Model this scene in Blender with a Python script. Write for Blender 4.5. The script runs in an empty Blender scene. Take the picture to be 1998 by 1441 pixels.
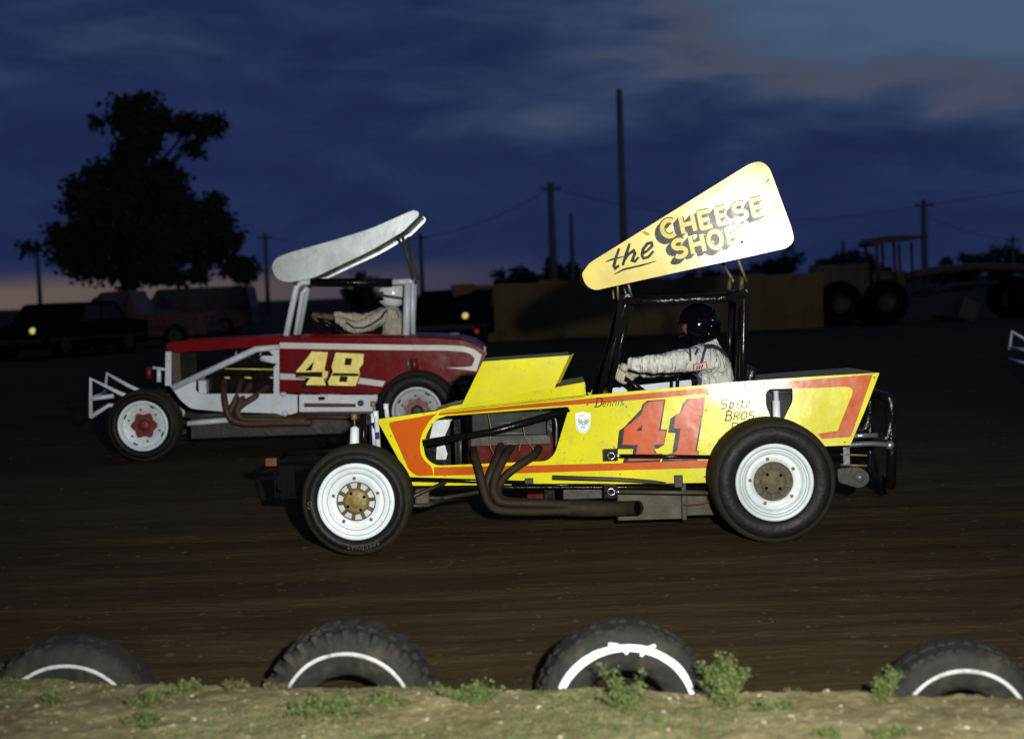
import bpy, bmesh, math, random
from mathutils import Vector, Matrix, noise
from mathutils.geometry import tessellate_polygon
R = math.radians
random.seed(7)
scn = bpy.context.scene
C = scn.collection

# ------------------------------------------------------------------ camera
CAMH, FPX, PCX, PCY = 1.56, 2775.0, 999.0, 720.5
HORIZON, ROLL = 568.0, R(2.0)
PITCH = math.atan((PCY - HORIZON) / FPX)
CAM = Vector((0, 0, CAMH))
_fw = Vector((0, math.cos(PITCH), -math.sin(PITCH)))
_up = Vector((0, math.sin(PITCH), math.cos(PITCH)))
_rt = Vector((1, 0, 0))
_ex = math.cos(ROLL) * _rt - math.sin(ROLL) * _up
_ey = math.sin(ROLL) * _rt + math.cos(ROLL) * _up
cam = bpy.data.cameras.new('camera')
camo = bpy.data.objects.new('camera', cam)
C.objects.link(camo)
m = Matrix((( _ex.x, _ey.x, -_fw.x, 0), (_ex.y, _ey.y, -_fw.y, 0), (_ex.z, _ey.z, -_fw.z, CAMH), (0, 0, 0, 1)))
camo.matrix_world = m
cam.sensor_width = 36.0
cam.lens = FPX / 1998.0 * 36.0
cam.clip_end = 3000
scn.camera = camo
cam.dof.use_dof = True; cam.dof.focus_distance = 8.75; cam.dof.aperture_fstop = 1.7   # wide open for the dusk, focused on the near car

def ray(px, py):
    return (_fw + _ex * ((px - PCX) / FPX) + _ey * (-(py - PCY) / FPX))
def at_depth(px, py, Y):
    d = ray(px, py); return CAM + d * (Y / d.y)

# ------------------------------------------------------------------ sky (dusk, cloud deck)
SUN_EL, SUN_AZ = R(-1.5), R(-38)          # the sun has just set, ahead and to the left
world = bpy.data.worlds.new('World'); scn.world = world
world.use_nodes = True
nt = world.node_tree; nt.nodes.clear()
def N(tree, t, **kw):
    n = tree.nodes.new(t)
    for k, v in kw.items(): setattr(n, k, v)
    return n
def math_n(tree, op, a, b=None, clamp=False):
    n = N(tree, 'ShaderNodeMath', operation=op, use_clamp=clamp)
    for i, v in enumerate((a, b)):
        if v is None: continue
        if isinstance(v, (int, float)): n.inputs[i].default_value = v
        else: tree.links.new(v, n.inputs[i])
    return n.outputs[0]
def mix_n(tree, f, a, b, blend='MIX'):
    n = N(tree, 'ShaderNodeMix', data_type='RGBA', blend_type=blend)
    for k, v in ((0, f), (6, a), (7, b)):
        if isinstance(v, (int, float)): n.inputs[k].default_value = v
        elif isinstance(v, tuple): n.inputs[k].default_value = v if len(v) == 4 else (*v, 1)
        else: tree.links.new(v, n.inputs[k])
    return n.outputs[2]
def smooth_n(tree, v, lo, hi, a=0.0, b=1.0):
    n = N(tree, 'ShaderNodeMapRange', interpolation_type='SMOOTHSTEP')
    tree.links.new(v, n.inputs[0])
    n.inputs[1].default_value = lo; n.inputs[2].default_value = hi
    n.inputs[3].default_value = a; n.inputs[4].default_value = b
    return n.outputs[0]
def noise_n(tree, vec, scale, detail=4, rough=0.55, dist=0.0):
    n = N(tree, 'ShaderNodeTexNoise')
    tree.links.new(vec, n.inputs['Vector'])
    n.inputs['Scale'].default_value = scale; n.inputs['Detail'].default_value = detail
    n.inputs['Roughness'].default_value = rough; n.inputs['Distortion'].default_value = dist
    return n.outputs[0]
sky = N(nt, 'ShaderNodeTexSky', sky_type='NISHITA', sun_disc=False, sun_elevation=SUN_EL, sun_rotation=SUN_AZ)
tc = N(nt, 'ShaderNodeTexCoord')
sep = N(nt, 'ShaderNodeSeparateXYZ'); nt.links.new(tc.outputs['Generated'], sep.inputs[0])
mp = N(nt, 'ShaderNodeMapping'); nt.links.new(tc.outputs['Generated'], mp.inputs[0])
mp.inputs['Scale'].default_value = (2.2, 2.2, 7.5)
mp.inputs['Rotation'].default_value = (0, R(3), 0)
n1 = noise_n(nt, mp.outputs[0], 1.6, 3.5, 0.5, 0.25)
n2 = noise_n(nt, mp.outputs[0], 5.0, 5, 0.58, 0.5)
# azimuth towards the clear patch (right) and towards the afterglow (left)
azr = smooth_n(nt, sep.outputs[0], -0.14, 0.36)
azl = smooth_n(nt, sep.outputs[0], 0.12, -0.36)
elev = sep.outputs[2]
hi = smooth_n(nt, elev, 0.035, 0.22)
gap = math_n(nt, 'MULTIPLY', hi, math_n(nt, 'ADD', math_n(nt, 'MULTIPLY', azr, 1.12), 0.13))
gapn = math_n(nt, 'ADD', gap, math_n(nt, 'MULTIPLY', math_n(nt, 'SUBTRACT', math_n(nt, 'ADD', math_n(nt, 'MULTIPLY', n1, 0.72), math_n(nt, 'MULTIPLY', n2, 0.28)), 0.5), 1.9))
open_f = smooth_n(nt, gapn, 0.14, 1.0)
clear = mix_n(nt, 0.25, (0.068, 0.128, 0.225), mix_n(nt, 1.0, sky.outputs[0], (0.1, 0.1, 0.1), 'MULTIPLY'))
cloud = mix_n(nt, smooth_n(nt, n2, 0.35, 0.7), (0.0118, 0.0208, 0.070), (0.0165, 0.0275, 0.086))
col = mix_n(nt, open_f, cloud, clear)
# thin mauve cloud rims where the deck breaks
rim_f = math_n(nt, 'MULTIPLY', smooth_n(nt, math_n(nt, 'ABSOLUTE', math_n(nt, 'SUBTRACT', gapn, 0.60)), 0.16, 0.0), 0.45)
col = mix_n(nt, rim_f, col, (0.088, 0.078, 0.105))
# afterglow under the deck, strongest to the left
band = math_n(nt, 'MULTIPLY', smooth_n(nt, math_n(nt, 'ADD', elev, math_n(nt, 'MULTIPLY', math_n(nt, 'SUBTRACT', n1, 0.5), 0.02)), 0.028, 0.010), azl)
lowb = math_n(nt, 'MULTIPLY', band, 0.95)
col = mix_n(nt, lowb, col, (0.130, 0.096, 0.078))
bg = N(nt, 'ShaderNodeBackground'); nt.links.new(col, bg.inputs[0]); bg.inputs[1].default_value = 1.0
out = N(nt, 'ShaderNodeOutputWorld'); nt.links.new(bg.outputs[0], out.inputs[0])

# last of the sunset
sun = bpy.data.lights.new('sun', 'SUN'); sun.energy = 0.02; sun.angle = R(12); sun.color = (1, .7, .5)
suno = bpy.data.objects.new('sun', sun); C.objects.link(suno)
suno.rotation_euler = (R(88), 0, R(180) - SUN_AZ + R(0))
# the photographer's flash, on a bracket above and right of the camera
fl = bpy.data.lights.new('flash', 'SPOT')
fl.energy = 4300; fl.color = (1.0, 0.97, 0.90); fl.shadow_soft_size = 0.06
fl.spot_size = R(78); fl.spot_blend = 1.0
flo = bpy.data.objects.new('flash', fl); C.objects.link(flo)
flo.location = (0.60, 0.05, 1.92)
_d = Vector((0.35, 9.0, 1.35)) - Vector(flo.location)
flo.rotation_euler = _d.to_track_quat('-Z', 'Y').to_euler()

vs = scn.view_settings
vs.view_transform = 'Standard'; vs.look = 'None'; vs.exposure = 0.0; vs.gamma = 1.0; vs.use_curve_mapping = False

# ------------------------------------------------------------------ materials
MATS = {}
def paint(name, colr, rough=0.4, metal=0.0, coat=0.0, dirt=0.25, dirtcol=(0.09, 0.065, 0.035), bump=0.02, bscale=4.0, spec=0.5, dscale=9.0, var=0.12, speck=0.0):
    m = bpy.data.materials.new(name); m.use_nodes = True
    t = m.node_tree; b = t.nodes['Principled BSDF']
    co = N(t, 'ShaderNodeTexCoord').outputs['Object']
    a = noise_n(t, co, dscale, 6, 0.62)
    c = noise_n(t, co, dscale * 0.23, 3, 0.5)
    base = mix_n(t, smooth_n(t, c, 0.3, 0.7), tuple(v * (1 - var) for v in colr), tuple(min(1, v * (1 + var)) for v in colr))
    f = math_n(t, 'MULTIPLY', smooth_n(t, a, 0.48, 0.80), dirt)
    base = mix_n(t, f, base, dirtcol)
    if speck:
        s = noise_n(t, co, 95.0, 2, 0.5)
        base = mix_n(t, math_n(t, 'MULTIPLY', smooth_n(t, s, 0.66, 0.72), speck), base, dirtcol)
        s2 = noise_n(t, co, 26.0, 3, 0.6, 0.4)
        base = mix_n(t, math_n(t, 'MULTIPLY', math_n(t, 'MULTIPLY', smooth_n(t, s2, 0.63, 0.70), smooth_n(t, c, 0.40, 0.62)), speck * 1.2), base, dirtcol)
    t.links.new(base, b.inputs['Base Color'])
    rr = N(t, 'ShaderNodeMapRange'); t.links.new(a, rr.inputs[0])
    rr.inputs[1].default_value = .3; rr.inputs[2].default_value = .8
    rr.inputs[3].default_value = max(0.02, rough * .85); rr.inputs[4].default_value = min(1, rough * 1.25 + dirt * .1)
    t.links.new(rr.outputs[0], b.inputs['Roughness'])
    b.inputs['Metallic'].default_value = metal
    b.inputs['Specular IOR Level'].default_value = spec
    b.inputs['Coat Weight'].default_value = coat; b.inputs['Coat Roughness'].default_value = 0.08
    if bump:
        bn = N(t, 'ShaderNodeBump'); bn.inputs['Strength'].default_value = 1.0; bn.inputs['Distance'].default_value = bump
        bco = co
        if name.startswith('suit') or name.startswith('glove'):
            fm = N(t, 'ShaderNodeMapping'); t.links.new(co, fm.inputs[0]); fm.inputs['Scale'].default_value = (2.6, 0.7, 0.9); fm.inputs['Rotation'].default_value = (0, R(14), 0); bco = fm.outputs[0]
        t.links.new(noise_n(t, bco, bscale, 4, 0.5, 1.2 if bco is not co else 0.0), bn.inputs['Height']); t.links.new(bn.outputs[0], b.inputs['Normal'])
    MATS[name] = m; return m
paint('yellow_paint', (0.585, 0.555, 0.014), 0.18, 0, 0.0, 0.22, bump=0.006, bscale=2.0, speck=0.5, spec=0.10)
paint('orange_paint', (0.43, 0.080, 0.007), 0.18, 0, 0.0, 0.25, bump=0.006, bscale=2.0, speck=0.4, spec=0.10)
paint('number_orange', (0.43, 0.078, 0.020), 0.19, 0, 0.0, 0.25, bump=0.006, bscale=2.0, spec=0.10)
paint('navy_paint', (0.006, 0.008, 0.014), 0.22, 0, 0.0, 0.12, bump=0.006, bscale=2.2, spec=0.10)
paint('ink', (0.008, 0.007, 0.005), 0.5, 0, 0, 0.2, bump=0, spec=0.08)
paint('matte_black', (0.004, 0.004, 0.004), 0.9, 0, 0, 0.2, dirtcol=(0.01, 0.008, 0.005), bump=0, spec=0.05)
paint('faint_ink', (0.28, 0.24, 0.05), 0.5, 0, 0, 0.2, bump=0)
paint('wing_gold', (0.60, 0.51, 0.14), 0.15, 0.0, 0.0, 0.55, dirtcol=(0.34, 0.26, 0.09), bump=0.004, bscale=1.6, dscale=5.5, var=0.18, spec=0.15)
paint('wing_letter', (0.60, 0.49, 0.075), 0.18, 0.0, 0, 0.5, dirtcol=(0.36, 0.27, 0.06), bump=0, spec=0.06)
paint('wing_ink', (0.020, 0.030, 0.034), 0.18, 0.0, 0, 0.5, dirtcol=(0.14, 0.13, 0.08), bump=0, dscale=22, spec=0.035)
paint('pink_under', (0.50, 0.21, 0.13), 0.5, 0, 0, 0.3)
paint('black_metal', (0.004, 0.004, 0.004), 0.20, 0, 0.0, 0.25, dirtcol=(0.012, 0.010, 0.006), bump=0.002, bscale=30, spec=0.22)
paint('black_pad', (0.004, 0.004, 0.004), 0.24, 0, 0.0, 0.1, dirtcol=(0.01, 0.009, 0.006), bump=0.012, bscale=22, spec=0.25)
paint('dark_metal', (0.014, 0.012, 0.009), 0.55, 0.1, 0, 0.5, dirtcol=(0.06, 0.045, 0.025), bump=0.004, bscale=25)
paint('deck_grey', (0.19, 0.155, 0.125), 0.7, 0, 0, 0.4, bump=0.003)
paint('exhaust', (0.018, 0.013, 0.007), 0.65, 0.0, 0, 0.8, dirtcol=(0.036, 0.025, 0.012), bump=0.003, bscale=30, spec=0.2)
paint('red_exhaust', (0.055, 0.022, 0.012), 0.6, 0.15, 0, 0.5, dirtcol=(0.09, 0.04, 0.02), bump=0.003, bscale=30)
paint('tan_metal', (0.045, 0.040, 0.022), 0.6, 0.1, 0, 0.6, dirtcol=(0.045, 0.036, 0.02), bump=0.004, bscale=18)
paint('grey_metal', (0.024, 0.030, 0.025), 0.6, 0.05, 0, 0.4, dirtcol=(0.02, 0.016, 0.01), spec=0.15)
paint('chrome', (0.32, 0.34, 0.35), 0.22, 0.8, 0, 0.4, bump=0.004, bscale=30)
paint('steel', (0.11, 0.13, 0.14), 0.4, 0.5, 0, 0.4, bump=0.003, bscale=30)
paint('engine_red', (0.075, 0.005, 0.003), 0.55, 0, 0, 0.8, dirtcol=(0.012, 0.006, 0.004), bump=0.006, bscale=14, spec=0.1)
paint('white_wheel_dull', (0.47, 0.53, 0.54), 0.42, 0, 0, 0.35, dirtcol=(0.25, 0.21, 0.12), bump=0.002, bscale=20, dscale=14)
paint('white_wheel', (0.60, 0.67, 0.70), 0.42, 0, 0, 0.5, dirtcol=(0.33, 0.27, 0.16), bump=0.002, bscale=20, dscale=14, speck=0.5)
paint('grey_wheel', (0.40, 0.43, 0.44), 0.45, 0.1, 0, 0.5, dirtcol=(0.14, 0.11, 0.07), bump=0.003, bscale=20, dscale=14)
paint('wheel_groove', (0.24, 0.30, 0.32), 0.6, 0, 0, 0.3, bump=0)
paint('hub_brass', (0.17, 0.125, 0.038), 0.5, 0.2, 0, 0.7, dirtcol=(0.10, 0.07, 0.025), bump=0.004, bscale=40, dscale=25)
paint('hub_dirt', (0.075, 0.060, 0.028), 0.7, 0.1, 0, 0.7, dirtcol=(0.03, 0.022, 0.01), bump=0.006, bscale=40, dscale=25)
paint('hub_red', (0.11, 0.005, 0.007), 0.45, 0, 0, 0.4, dirtcol=(0.05, 0.01, 0.01), bump=0.003, bscale=40)
paint('rubber', (0.0055, 0.0055, 0.005), 0.5, 0, 0, 0.55, dirtcol=(0.014, 0.011, 0.006), bump=0.004, bscale=30, dscale=6, spec=0.18)
paint('rubber_tread', (0.017, 0.0145, 0.008), 0.85, 0, 0, 0.8, dirtcol=(0.030, 0.024, 0.012), bump=0.006, bscale=40, dscale=8, spec=0.2)
paint('tyre_letter', (0.040, 0.038, 0.030), 0.7, 0, 0, 0.5, bump=0)
paint('white_paint', (0.54, 0.59, 0.64), 0.38, 0, 0.1, 0.35, dirtcol=(0.24, 0.19, 0.10), bump=0.005, bscale=6, dscale=12, speck=0.6)
paint('white_alu', (0.52, 0.57, 0.58), 0.30, 0.35, 0.0, 0.5, dirtcol=(0.36, 0.36, 0.32), bump=0.006, bscale=2.5, dscale=7)
paint('stripe_white', (0.56, 0.56, 0.53), 0.35, 0, 0.3, 0.3, dirtcol=(0.3, 0.26, 0.18), bump=0)
paint('red_paint', (0.145, 0.004, 0.006), 0.16, 0, 0.0, 0.18, dirtcol=(0.06, 0.015, 0.012), bump=0.004, bscale=2.0, spec=0.45, speck=0.5)
paint('blue_paint', (0.02, 0.03, 0.12), 0.25, 0, 0.5, 0.18, bump=0.010, bscale=2.0)
paint('gold_leaf', (0.80, 0.66, 0.16), 0.35, 0.15, 0.0, 0.35, dirtcol=(0.50, 0.36, 0.07), bump=0.006, bscale=9, dscale=6)
paint('suit', (0.56, 0.58, 0.53), 0.85, 0, 0, 0.45, dirtcol=(0.30, 0.28, 0.19), bump=0.045, bscale=11, spec=0.2)
paint('suit_cream', (0.50, 0.46, 0.36), 0.85, 0, 0, 0.4, dirtcol=(0.30, 0.26, 0.17), bump=0.045, bscale=9, spec=0.2)
paint('glove', (0.42, 0.40, 0.30), 0.85, 0, 0, 0.4, dirtcol=(0.25, 0.22, 0.14), bump=0.008, bscale=50, spec=0.2)
paint('glove_tan', (0.14, 0.10, 0.05), 0.85, 0, 0, 0.4, bump=0.008, bscale=50, spec=0.2)
paint('suit_blue', (0.015, 0.018, 0.11), 0.8, 0, 0, 0.1, bump=0)
paint('strap', (0.02, 0.022, 0.018), 0.7, 0, 0, 0.2, bump=0)
paint('strap_brown', (0.09, 0.045, 0.025), 0.6, 0, 0, 0.2, bump=0)
paint('helmet_black', (0.0012, 0.0012, 0.003), 0.07, 0, 0.0, 0.05, bump=0, spec=0.3)
paint('helmet_white', (0.62, 0.66, 0.66), 0.14, 0, 0.6, 0.2, bump=0)
paint('skin', (0.16, 0.065, 0.032), 0.55, 0, 0, 0.1, bump=0.002, bscale=60)
paint('eye', (0.03, 0.025, 0.02), 0.2, 0, 0, 0, bump=0)
paint('patch_white', (0.62, 0.55, 0.52), 0.8, 0, 0, 0.2, bump=0)
paint('patch_red', (0.50, 0.10, 0.08), 0.8, 0, 0, 0.2, bump=0)
paint('decal_white', (0.66, 0.74, 0.74), 0.5, 0, 0, 0.1, bump=0)
paint('wire_orange', (0.24, 0.09, 0.02), 0.6, 0, 0, 0.2, bump=0)
paint('rust', (0.075, 0.032, 0.010), 0.8, 0, 0, 0.4)
paint('wood_pole', (0.035, 0.03, 0.026), 0.9, 0, 0, 0.3)
paint('pole_wood', (0.13, 0.12, 0.11), 0.9, 0, 0, 0.3)
paint('bark', (0.03, 0.024, 0.018), 0.95, 0, 0, 0.3, bump=0.05, bscale=6)
paint('wall_board', (0.105, 0.066, 0.021), 0.9, 0, 0, 0.6, dirtcol=(0.035, 0.022, 0.008), bump=0.02, bscale=3, dscale=1.4)
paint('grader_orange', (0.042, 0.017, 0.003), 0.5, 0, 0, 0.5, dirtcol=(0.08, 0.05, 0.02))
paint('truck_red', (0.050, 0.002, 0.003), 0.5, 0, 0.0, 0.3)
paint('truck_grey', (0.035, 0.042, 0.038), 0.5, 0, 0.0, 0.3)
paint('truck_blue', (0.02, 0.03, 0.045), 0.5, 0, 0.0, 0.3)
paint('window_glass', (0.03, 0.03, 0.04), 0.10, 0.0, 0.0, 0, bump=0)
paint('far_leaf', (0.020, 0.028, 0.012), 0.9, 0, 0, 0.2, bump=0)
paint('whitewall', (0.36, 0.38, 0.38), 0.6, 0, 0, 0.95, dirtcol=(0.12, 0.10, 0.065), bump=0.004, bscale=30, dscale=24, speck=0.9)
paint('whitewall_bright', (0.68, 0.72, 0.75), 0.6, 0, 0, 0.7, speck=0.8, dirtcol=(0.20, 0.175, 0.12), bump=0.003, bscale=30, dscale=16)
paint('old_rubber', (0.013, 0.0135, 0.012), 0.85, 0, 0, 1.0, dirtcol=(0.078, 0.064, 0.038), bump=0.014, bscale=22, dscale=5, spec=0.25)
paint('pebble', (0.36, 0.32, 0.24), 0.9, 0, 0, 0.3)
paint('hole_black', (0.002, 0.002, 0.002), 1.0, 0, 0, 0, bump=0, spec=0)

def leaf_mat(name, a, b):
    m = bpy.data.materials.new(name); m.use_nodes = True
    t = m.node_tree; p = t.nodes['Principled BSDF']
    g = N(t, 'ShaderNodeNewGeometry')
    c = mix_n(t, g.outputs['Random Per Island'], a, b)
    t.links.new(c, p.inputs['Base Color']); p.inputs['Roughness'].default_value = 0.75
    p.inputs['Specular IOR Level'].default_value = 0.2
    MATS[name] = m
leaf_mat('weed_leaf', (0.038, 0.064, 0.014), (0.10, 0.135, 0.045))
leaf_mat('weed_dry', (0.055, 0.055, 0.022), (0.10, 0.085, 0.035))

def lamp_mat(name, colr, s):
    m = bpy.data.materials.new(name); m.use_nodes = True
    p = m.node_tree.nodes['Principled BSDF']
    p.inputs['Base Color'].default_value = (*colr, 1)
    p.inputs['Emission Color'].default_value = (*colr, 1); p.inputs['Emission Strength'].default_value = s
    MATS[name] = m
lamp_mat('amber_lamp', (0.9, 0.75, 0.22), 0.6)
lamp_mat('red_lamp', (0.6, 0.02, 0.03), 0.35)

def dirt_mat(name, dark, mid, light, stretch, scale, bump, pebble=0.0):
    m = bpy.data.materials.new(name); m.use_nodes = True
    t = m.node_tree; p = t.nodes['Principled BSDF']
    co = N(t, 'ShaderNodeTexCoord').outputs['Object']
    mp = N(t, 'ShaderNodeMapping'); t.links.new(co, mp.inputs[0]); mp.inputs['Scale'].default_value = stretch
    a = noise_n(t, mp.outputs[0], scale, 8, 0.65, 0.3)
    b = noise_n(t, mp.outputs[0], scale * 7, 6, 0.7)
    c = noise_n(t, co, 0.5, 3, 0.5)
    col = mix_n(t, smooth_n(t, a, 0.35, 0.65), dark, mid)
    col = mix_n(t, math_n(t, 'MULTIPLY', smooth_n(t, b, 0.52, 0.75), 0.75), col, light)
    col = mix_n(t, math_n(t, 'MULTIPLY', smooth_n(t, c, 0.4, 0.7), 0.35), col, dark)
    if pebble:
        v = N(t, 'ShaderNodeTexVoronoi'); t.links.new(co, v.inputs['Vector']); v.inputs['Scale'].default_value = 38
        f = math_n(t, 'MULTIPLY', smooth_n(t, v.outputs['Distance'], 0.22, 0.12), smooth_n(t, noise_n(t, co, 30, 2), 0.58, 0.62))
        col = mix_n(t, math_n(t, 'MULTIPLY', f, pebble), col, (0.22, 0.19, 0.13))
    t.links.new(col, p.inputs['Base Color'])
    p.inputs['Roughness'].default_value = 0.95; p.inputs['Specular IOR Level'].default_value = 0.1
    bn = N(t, 'ShaderNodeBump'); bn.inputs['Distance'].default_value = bump
    h = math_n(t, 'ADD', math_n(t, 'MULTIPLY', a, 0.7), math_n(t, 'MULTIPLY', b, 0.5))
    t.links.new(h, bn.inputs['Height']); t.links.new(bn.outputs[0], p.inputs['Normal'])
    MATS[name] = m
dirt_mat('track_clay', (0.026, 0.0165, 0.0062), (0.045, 0.030, 0.0118), (0.078, 0.056, 0.026), (0.35, 1.6, 1.0), 1.6, 0.05)
dirt_mat('berm_dirt', (0.130, 0.112, 0.050), (0.228, 0.202, 0.106), (0.345, 0.312, 0.185), (0.8, 1.0, 1.0), 4.0, 0.03, 0.8)

# ------------------------------------------------------------------ mesh builder
class MB:
    def __init__(s): s.v, s.f, s.sm = [], [], []
    def add(s, vs, fs, smooth=False):
        o = len(s.v); s.v += [tuple(p) for p in vs]
        s.f += [tuple(i + o for i in q) for q in fs]; s.sm += [smooth] * len(fs); return s
    def box(s, c, d, rot=None, bev=0.0):
        hx, hy, hz = d[0] / 2, d[1] / 2, d[2] / 2
        M = rot if rot else Matrix.Identity(3)
        if bev <= 0:
            vs = [Vector(c) + M @ Vector((x * hx, y * hy, z * hz)) for x in (-1, 1) for y in (-1, 1) for z in (-1, 1)]
            s.add(vs, [(0, 1, 3, 2), (4, 6, 7, 5), (0, 4, 5, 1), (2, 3, 7, 6), (0, 2, 6, 4), (1, 5, 7, 3)])
        else:
            bm = bmesh.new(); bmesh.ops.create_cube(bm, size=1)
            for v in bm.verts: v.co = Vector((v.co.x * d[0], v.co.y * d[1], v.co.z * d[2]))
            bmesh.ops.bevel(bm, geom=bm.edges[:], offset=bev, segments=2, affect='EDGES', profile=0.5)
            bm.verts.index_update()
            s.add([Vector(c) + M @ v.co for v in bm.verts], [[v.index for v in f.verts] for f in bm.faces]); bm.free()
        return s
    def tube(s, path, r, seg=10, smooth_path=0, caps=True, inner=False):
        P = [Vector(p) for p in path]
        rr = list(r) if isinstance(r, (list, tuple)) else [r] * len(P)
        if smooth_path:
            Q, q = [], []
            n = len(P)
            for i in range(n - 1):
                p0, p1, p2, p3 = P[max(0, i - 1)], P[i], P[i + 1], P[min(n - 1, i + 2)]
                for k in range(smooth_path):
                    t = k / smooth_path
                    Q.append(0.5 * ((2 * p1) + (-p0 + p2) * t + (2 * p0 - 5 * p1 + 4 * p2 - p3) * t * t + (-p0 + 3 * p1 - 3 * p2 + p3) * t ** 3))
                    q.append(rr[i] * (1 - t) + rr[i + 1] * t)
            Q.append(P[-1]); q.append(rr[-1]); P, rr = Q, q
        n = len(P); vs = []
        up = None
        for i in range(n):
            t = (P[min(i + 1, n - 1)] - P[max(i - 1, 0)])
            if t.length < 1e-9: t = Vector((0, 0, 1))
            t.normalize()
            if up is None:
                a = Vector((0, 0, 1)) if abs(t.z) < .9 else Vector((1, 0, 0))
                up = (a - t * a.dot(t)).normalized()
            else:
                up = (up - t * up.dot(t))
                up = up.normalized() if up.length > 1e-6 else Vector((1, 0, 0))
            w = t.cross(up)
            for k in range(seg):
                an = 2 * math.pi * k / seg
                vs.append(P[i] + (up * math.cos(an) + w * math.sin(an)) * rr[i])
        fs = [(i * seg + k, i * seg + (k + 1) % seg, (i + 1) * seg + (k + 1) % seg, (i + 1) * seg + k) for i in range(n - 1) for k in range(seg)]
        s.add(vs, fs, True)
        if caps:
            o = len(s.v) - len(vs)
            s.f += [tuple(o + k for k in range(seg))[::-1], tuple(o + (n - 1) * seg + k for k in range(seg))]; s.sm += [False, False]
        return s
    def lathe(s, prof, c=(0, 0, 0), seg=48, axis='Y', closed=False, a0=0.0, a1=2 * math.pi, smooth=True):
        """prof: list of (radius, offset along axis)"""
        full = abs(a1 - a0 - 2 * math.pi) < 1e-6
        n = seg if full else seg + 1
        vs = []
        for j in range(n):
            an = a0 + (a1 - a0) * j / seg
            for (r, o) in prof:
                if axis == 'Y': vs.append((c[0] + r * math.cos(an), c[1] + o, c[2] + r * math.sin(an)))
                elif axis == 'Z': vs.append((c[0] + r * math.cos(an), c[1] + r * math.sin(an), c[2] + o))
                else: vs.append((c[0] + o, c[1] + r * math.cos(an), c[2] + r * math.sin(an)))
        L = len(prof); fs = []
        for j in range(seg):
            j2 = (j + 1) % n
            for k in range(L if closed else L - 1):
                k2 = (k + 1) % L
                fs.append((j * L + k, j2 * L + k, j2 * L + k2, j * L + k2))
        return s.add(vs, fs, smooth)
    def prism(s, loops, off):
        """loops: list of 3D loops (outer, holes...) extruded by vector off"""
        loops = [[Vector(p) for p in l] for l in loops]
        tris = tessellate_polygon(loops)
        flat = [p for l in loops for p in l]; n = len(flat)
        off = Vector(off)
        vs = flat + [p + off for p in flat]
        fs = [tuple(t) for t in tris] + [tuple(i + n for i in t)[::-1] for t in tris]
        o = 0
        for l in loops:
            k = len(l)
            fs += [(o + i, o + (i + 1) % k, n + o + (i + 1) % k, n + o + i) for i in range(k)]; o += k
        return s.add(vs, fs)
    def sheet(s, loops):
        loops = [[Vector(p) for p in l] for l in loops]
        return s.add([p for l in loops for p in l], [tuple(t) for t in tessellate_polygon(loops)])
    def quad(s, a, b, c, d): return s.add([a, b, c, d], [(0, 1, 2, 3)])
    def sphere(s, c, r, seg=16, rings=10):
        rx, ry, rz = r if isinstance(r, (tuple, list)) else (r, r, r)
        vs = [(c[0], c[1], c[2] + rz)]
        for i in range(1, rings):
            th = math.pi * i / rings
            for k in range(seg):
                ph = 2 * math.pi * k / seg
                vs.append((c[0] + rx * math.sin(th) * math.cos(ph), c[1] + ry * math.sin(th) * math.sin(ph), c[2] + rz * math.cos(th)))
        vs.append((c[0], c[1], c[2] - rz)); L = len(vs) - 1
        fs = [(0, 1 + k, 1 + (k + 1) % seg) for k in range(seg)]
        for i in range(rings - 2):
            for k in range(seg):
                a = 1 + i * seg; fs.append((a + k, a + seg + k, a + seg + (k + 1) % seg, a + (k + 1) % seg))
        a = 1 + (rings - 2) * seg
        fs += [(L, a + (k + 1) % seg, a + k) for k in range(seg)]
        return s.add(vs, fs, True)
    def build(s, name, mat, parent=None, fix=True):
        me = bpy.data.meshes.new(name)
        me.from_pydata(s.v, [], s.f)
        me.polygons.foreach_set('use_smooth', s.sm)
        if fix:
            bm = bmesh.new(); bm.from_mesh(me)
            bmesh.ops.recalc_face_normals(bm, faces=bm.faces[:]); bm.to_mesh(me); bm.free()
        me.materials.append(MATS[mat]); me.update()
        o = bpy.data.objects.new(name, me); C.objects.link(o)
        if parent is not None: o.parent = parent
        return o
def empty(name, loc, rz=0.0):
    o = bpy.data.objects.new(name, None); C.objects.link(o)
    o.location = loc; o.rotation_euler = (0, 0, rz); o.empty_display_size = 0.2; return o
def tag(o, label=None, cat=None, group=None, kind=None):
    if label: o['label'] = label
    if cat: o['category'] = cat
    if group: o['group'] = group
    if kind: o['kind'] = kind
    return o
def fillet(pts, n=5):
    """pts: (x, y[, r]) polygon -> rounded polygon in 2D"""
    out = []; L = len(pts)
    for i, p in enumerate(pts):
        r = p[2] if len(p) > 2 else 0
        q = Vector(p[:2])
        if r <= 0: out.append(tuple(q)); continue
        a = Vector(pts[i - 1][:2]) - q; b = Vector(pts[(i + 1) % L][:2]) - q
        la, lb = a.length, b.length; a.normalize(); b.normalize()
        d = min(r, la * .49, lb * .49)
        s_, e_ = q + a * d, q + b * d
        for k in range(n + 1):
            t = k / n; out.append(tuple((1 - t) ** 2 * s_ + 2 * t * (1 - t) * q + t * t * e_))
    return out

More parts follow.
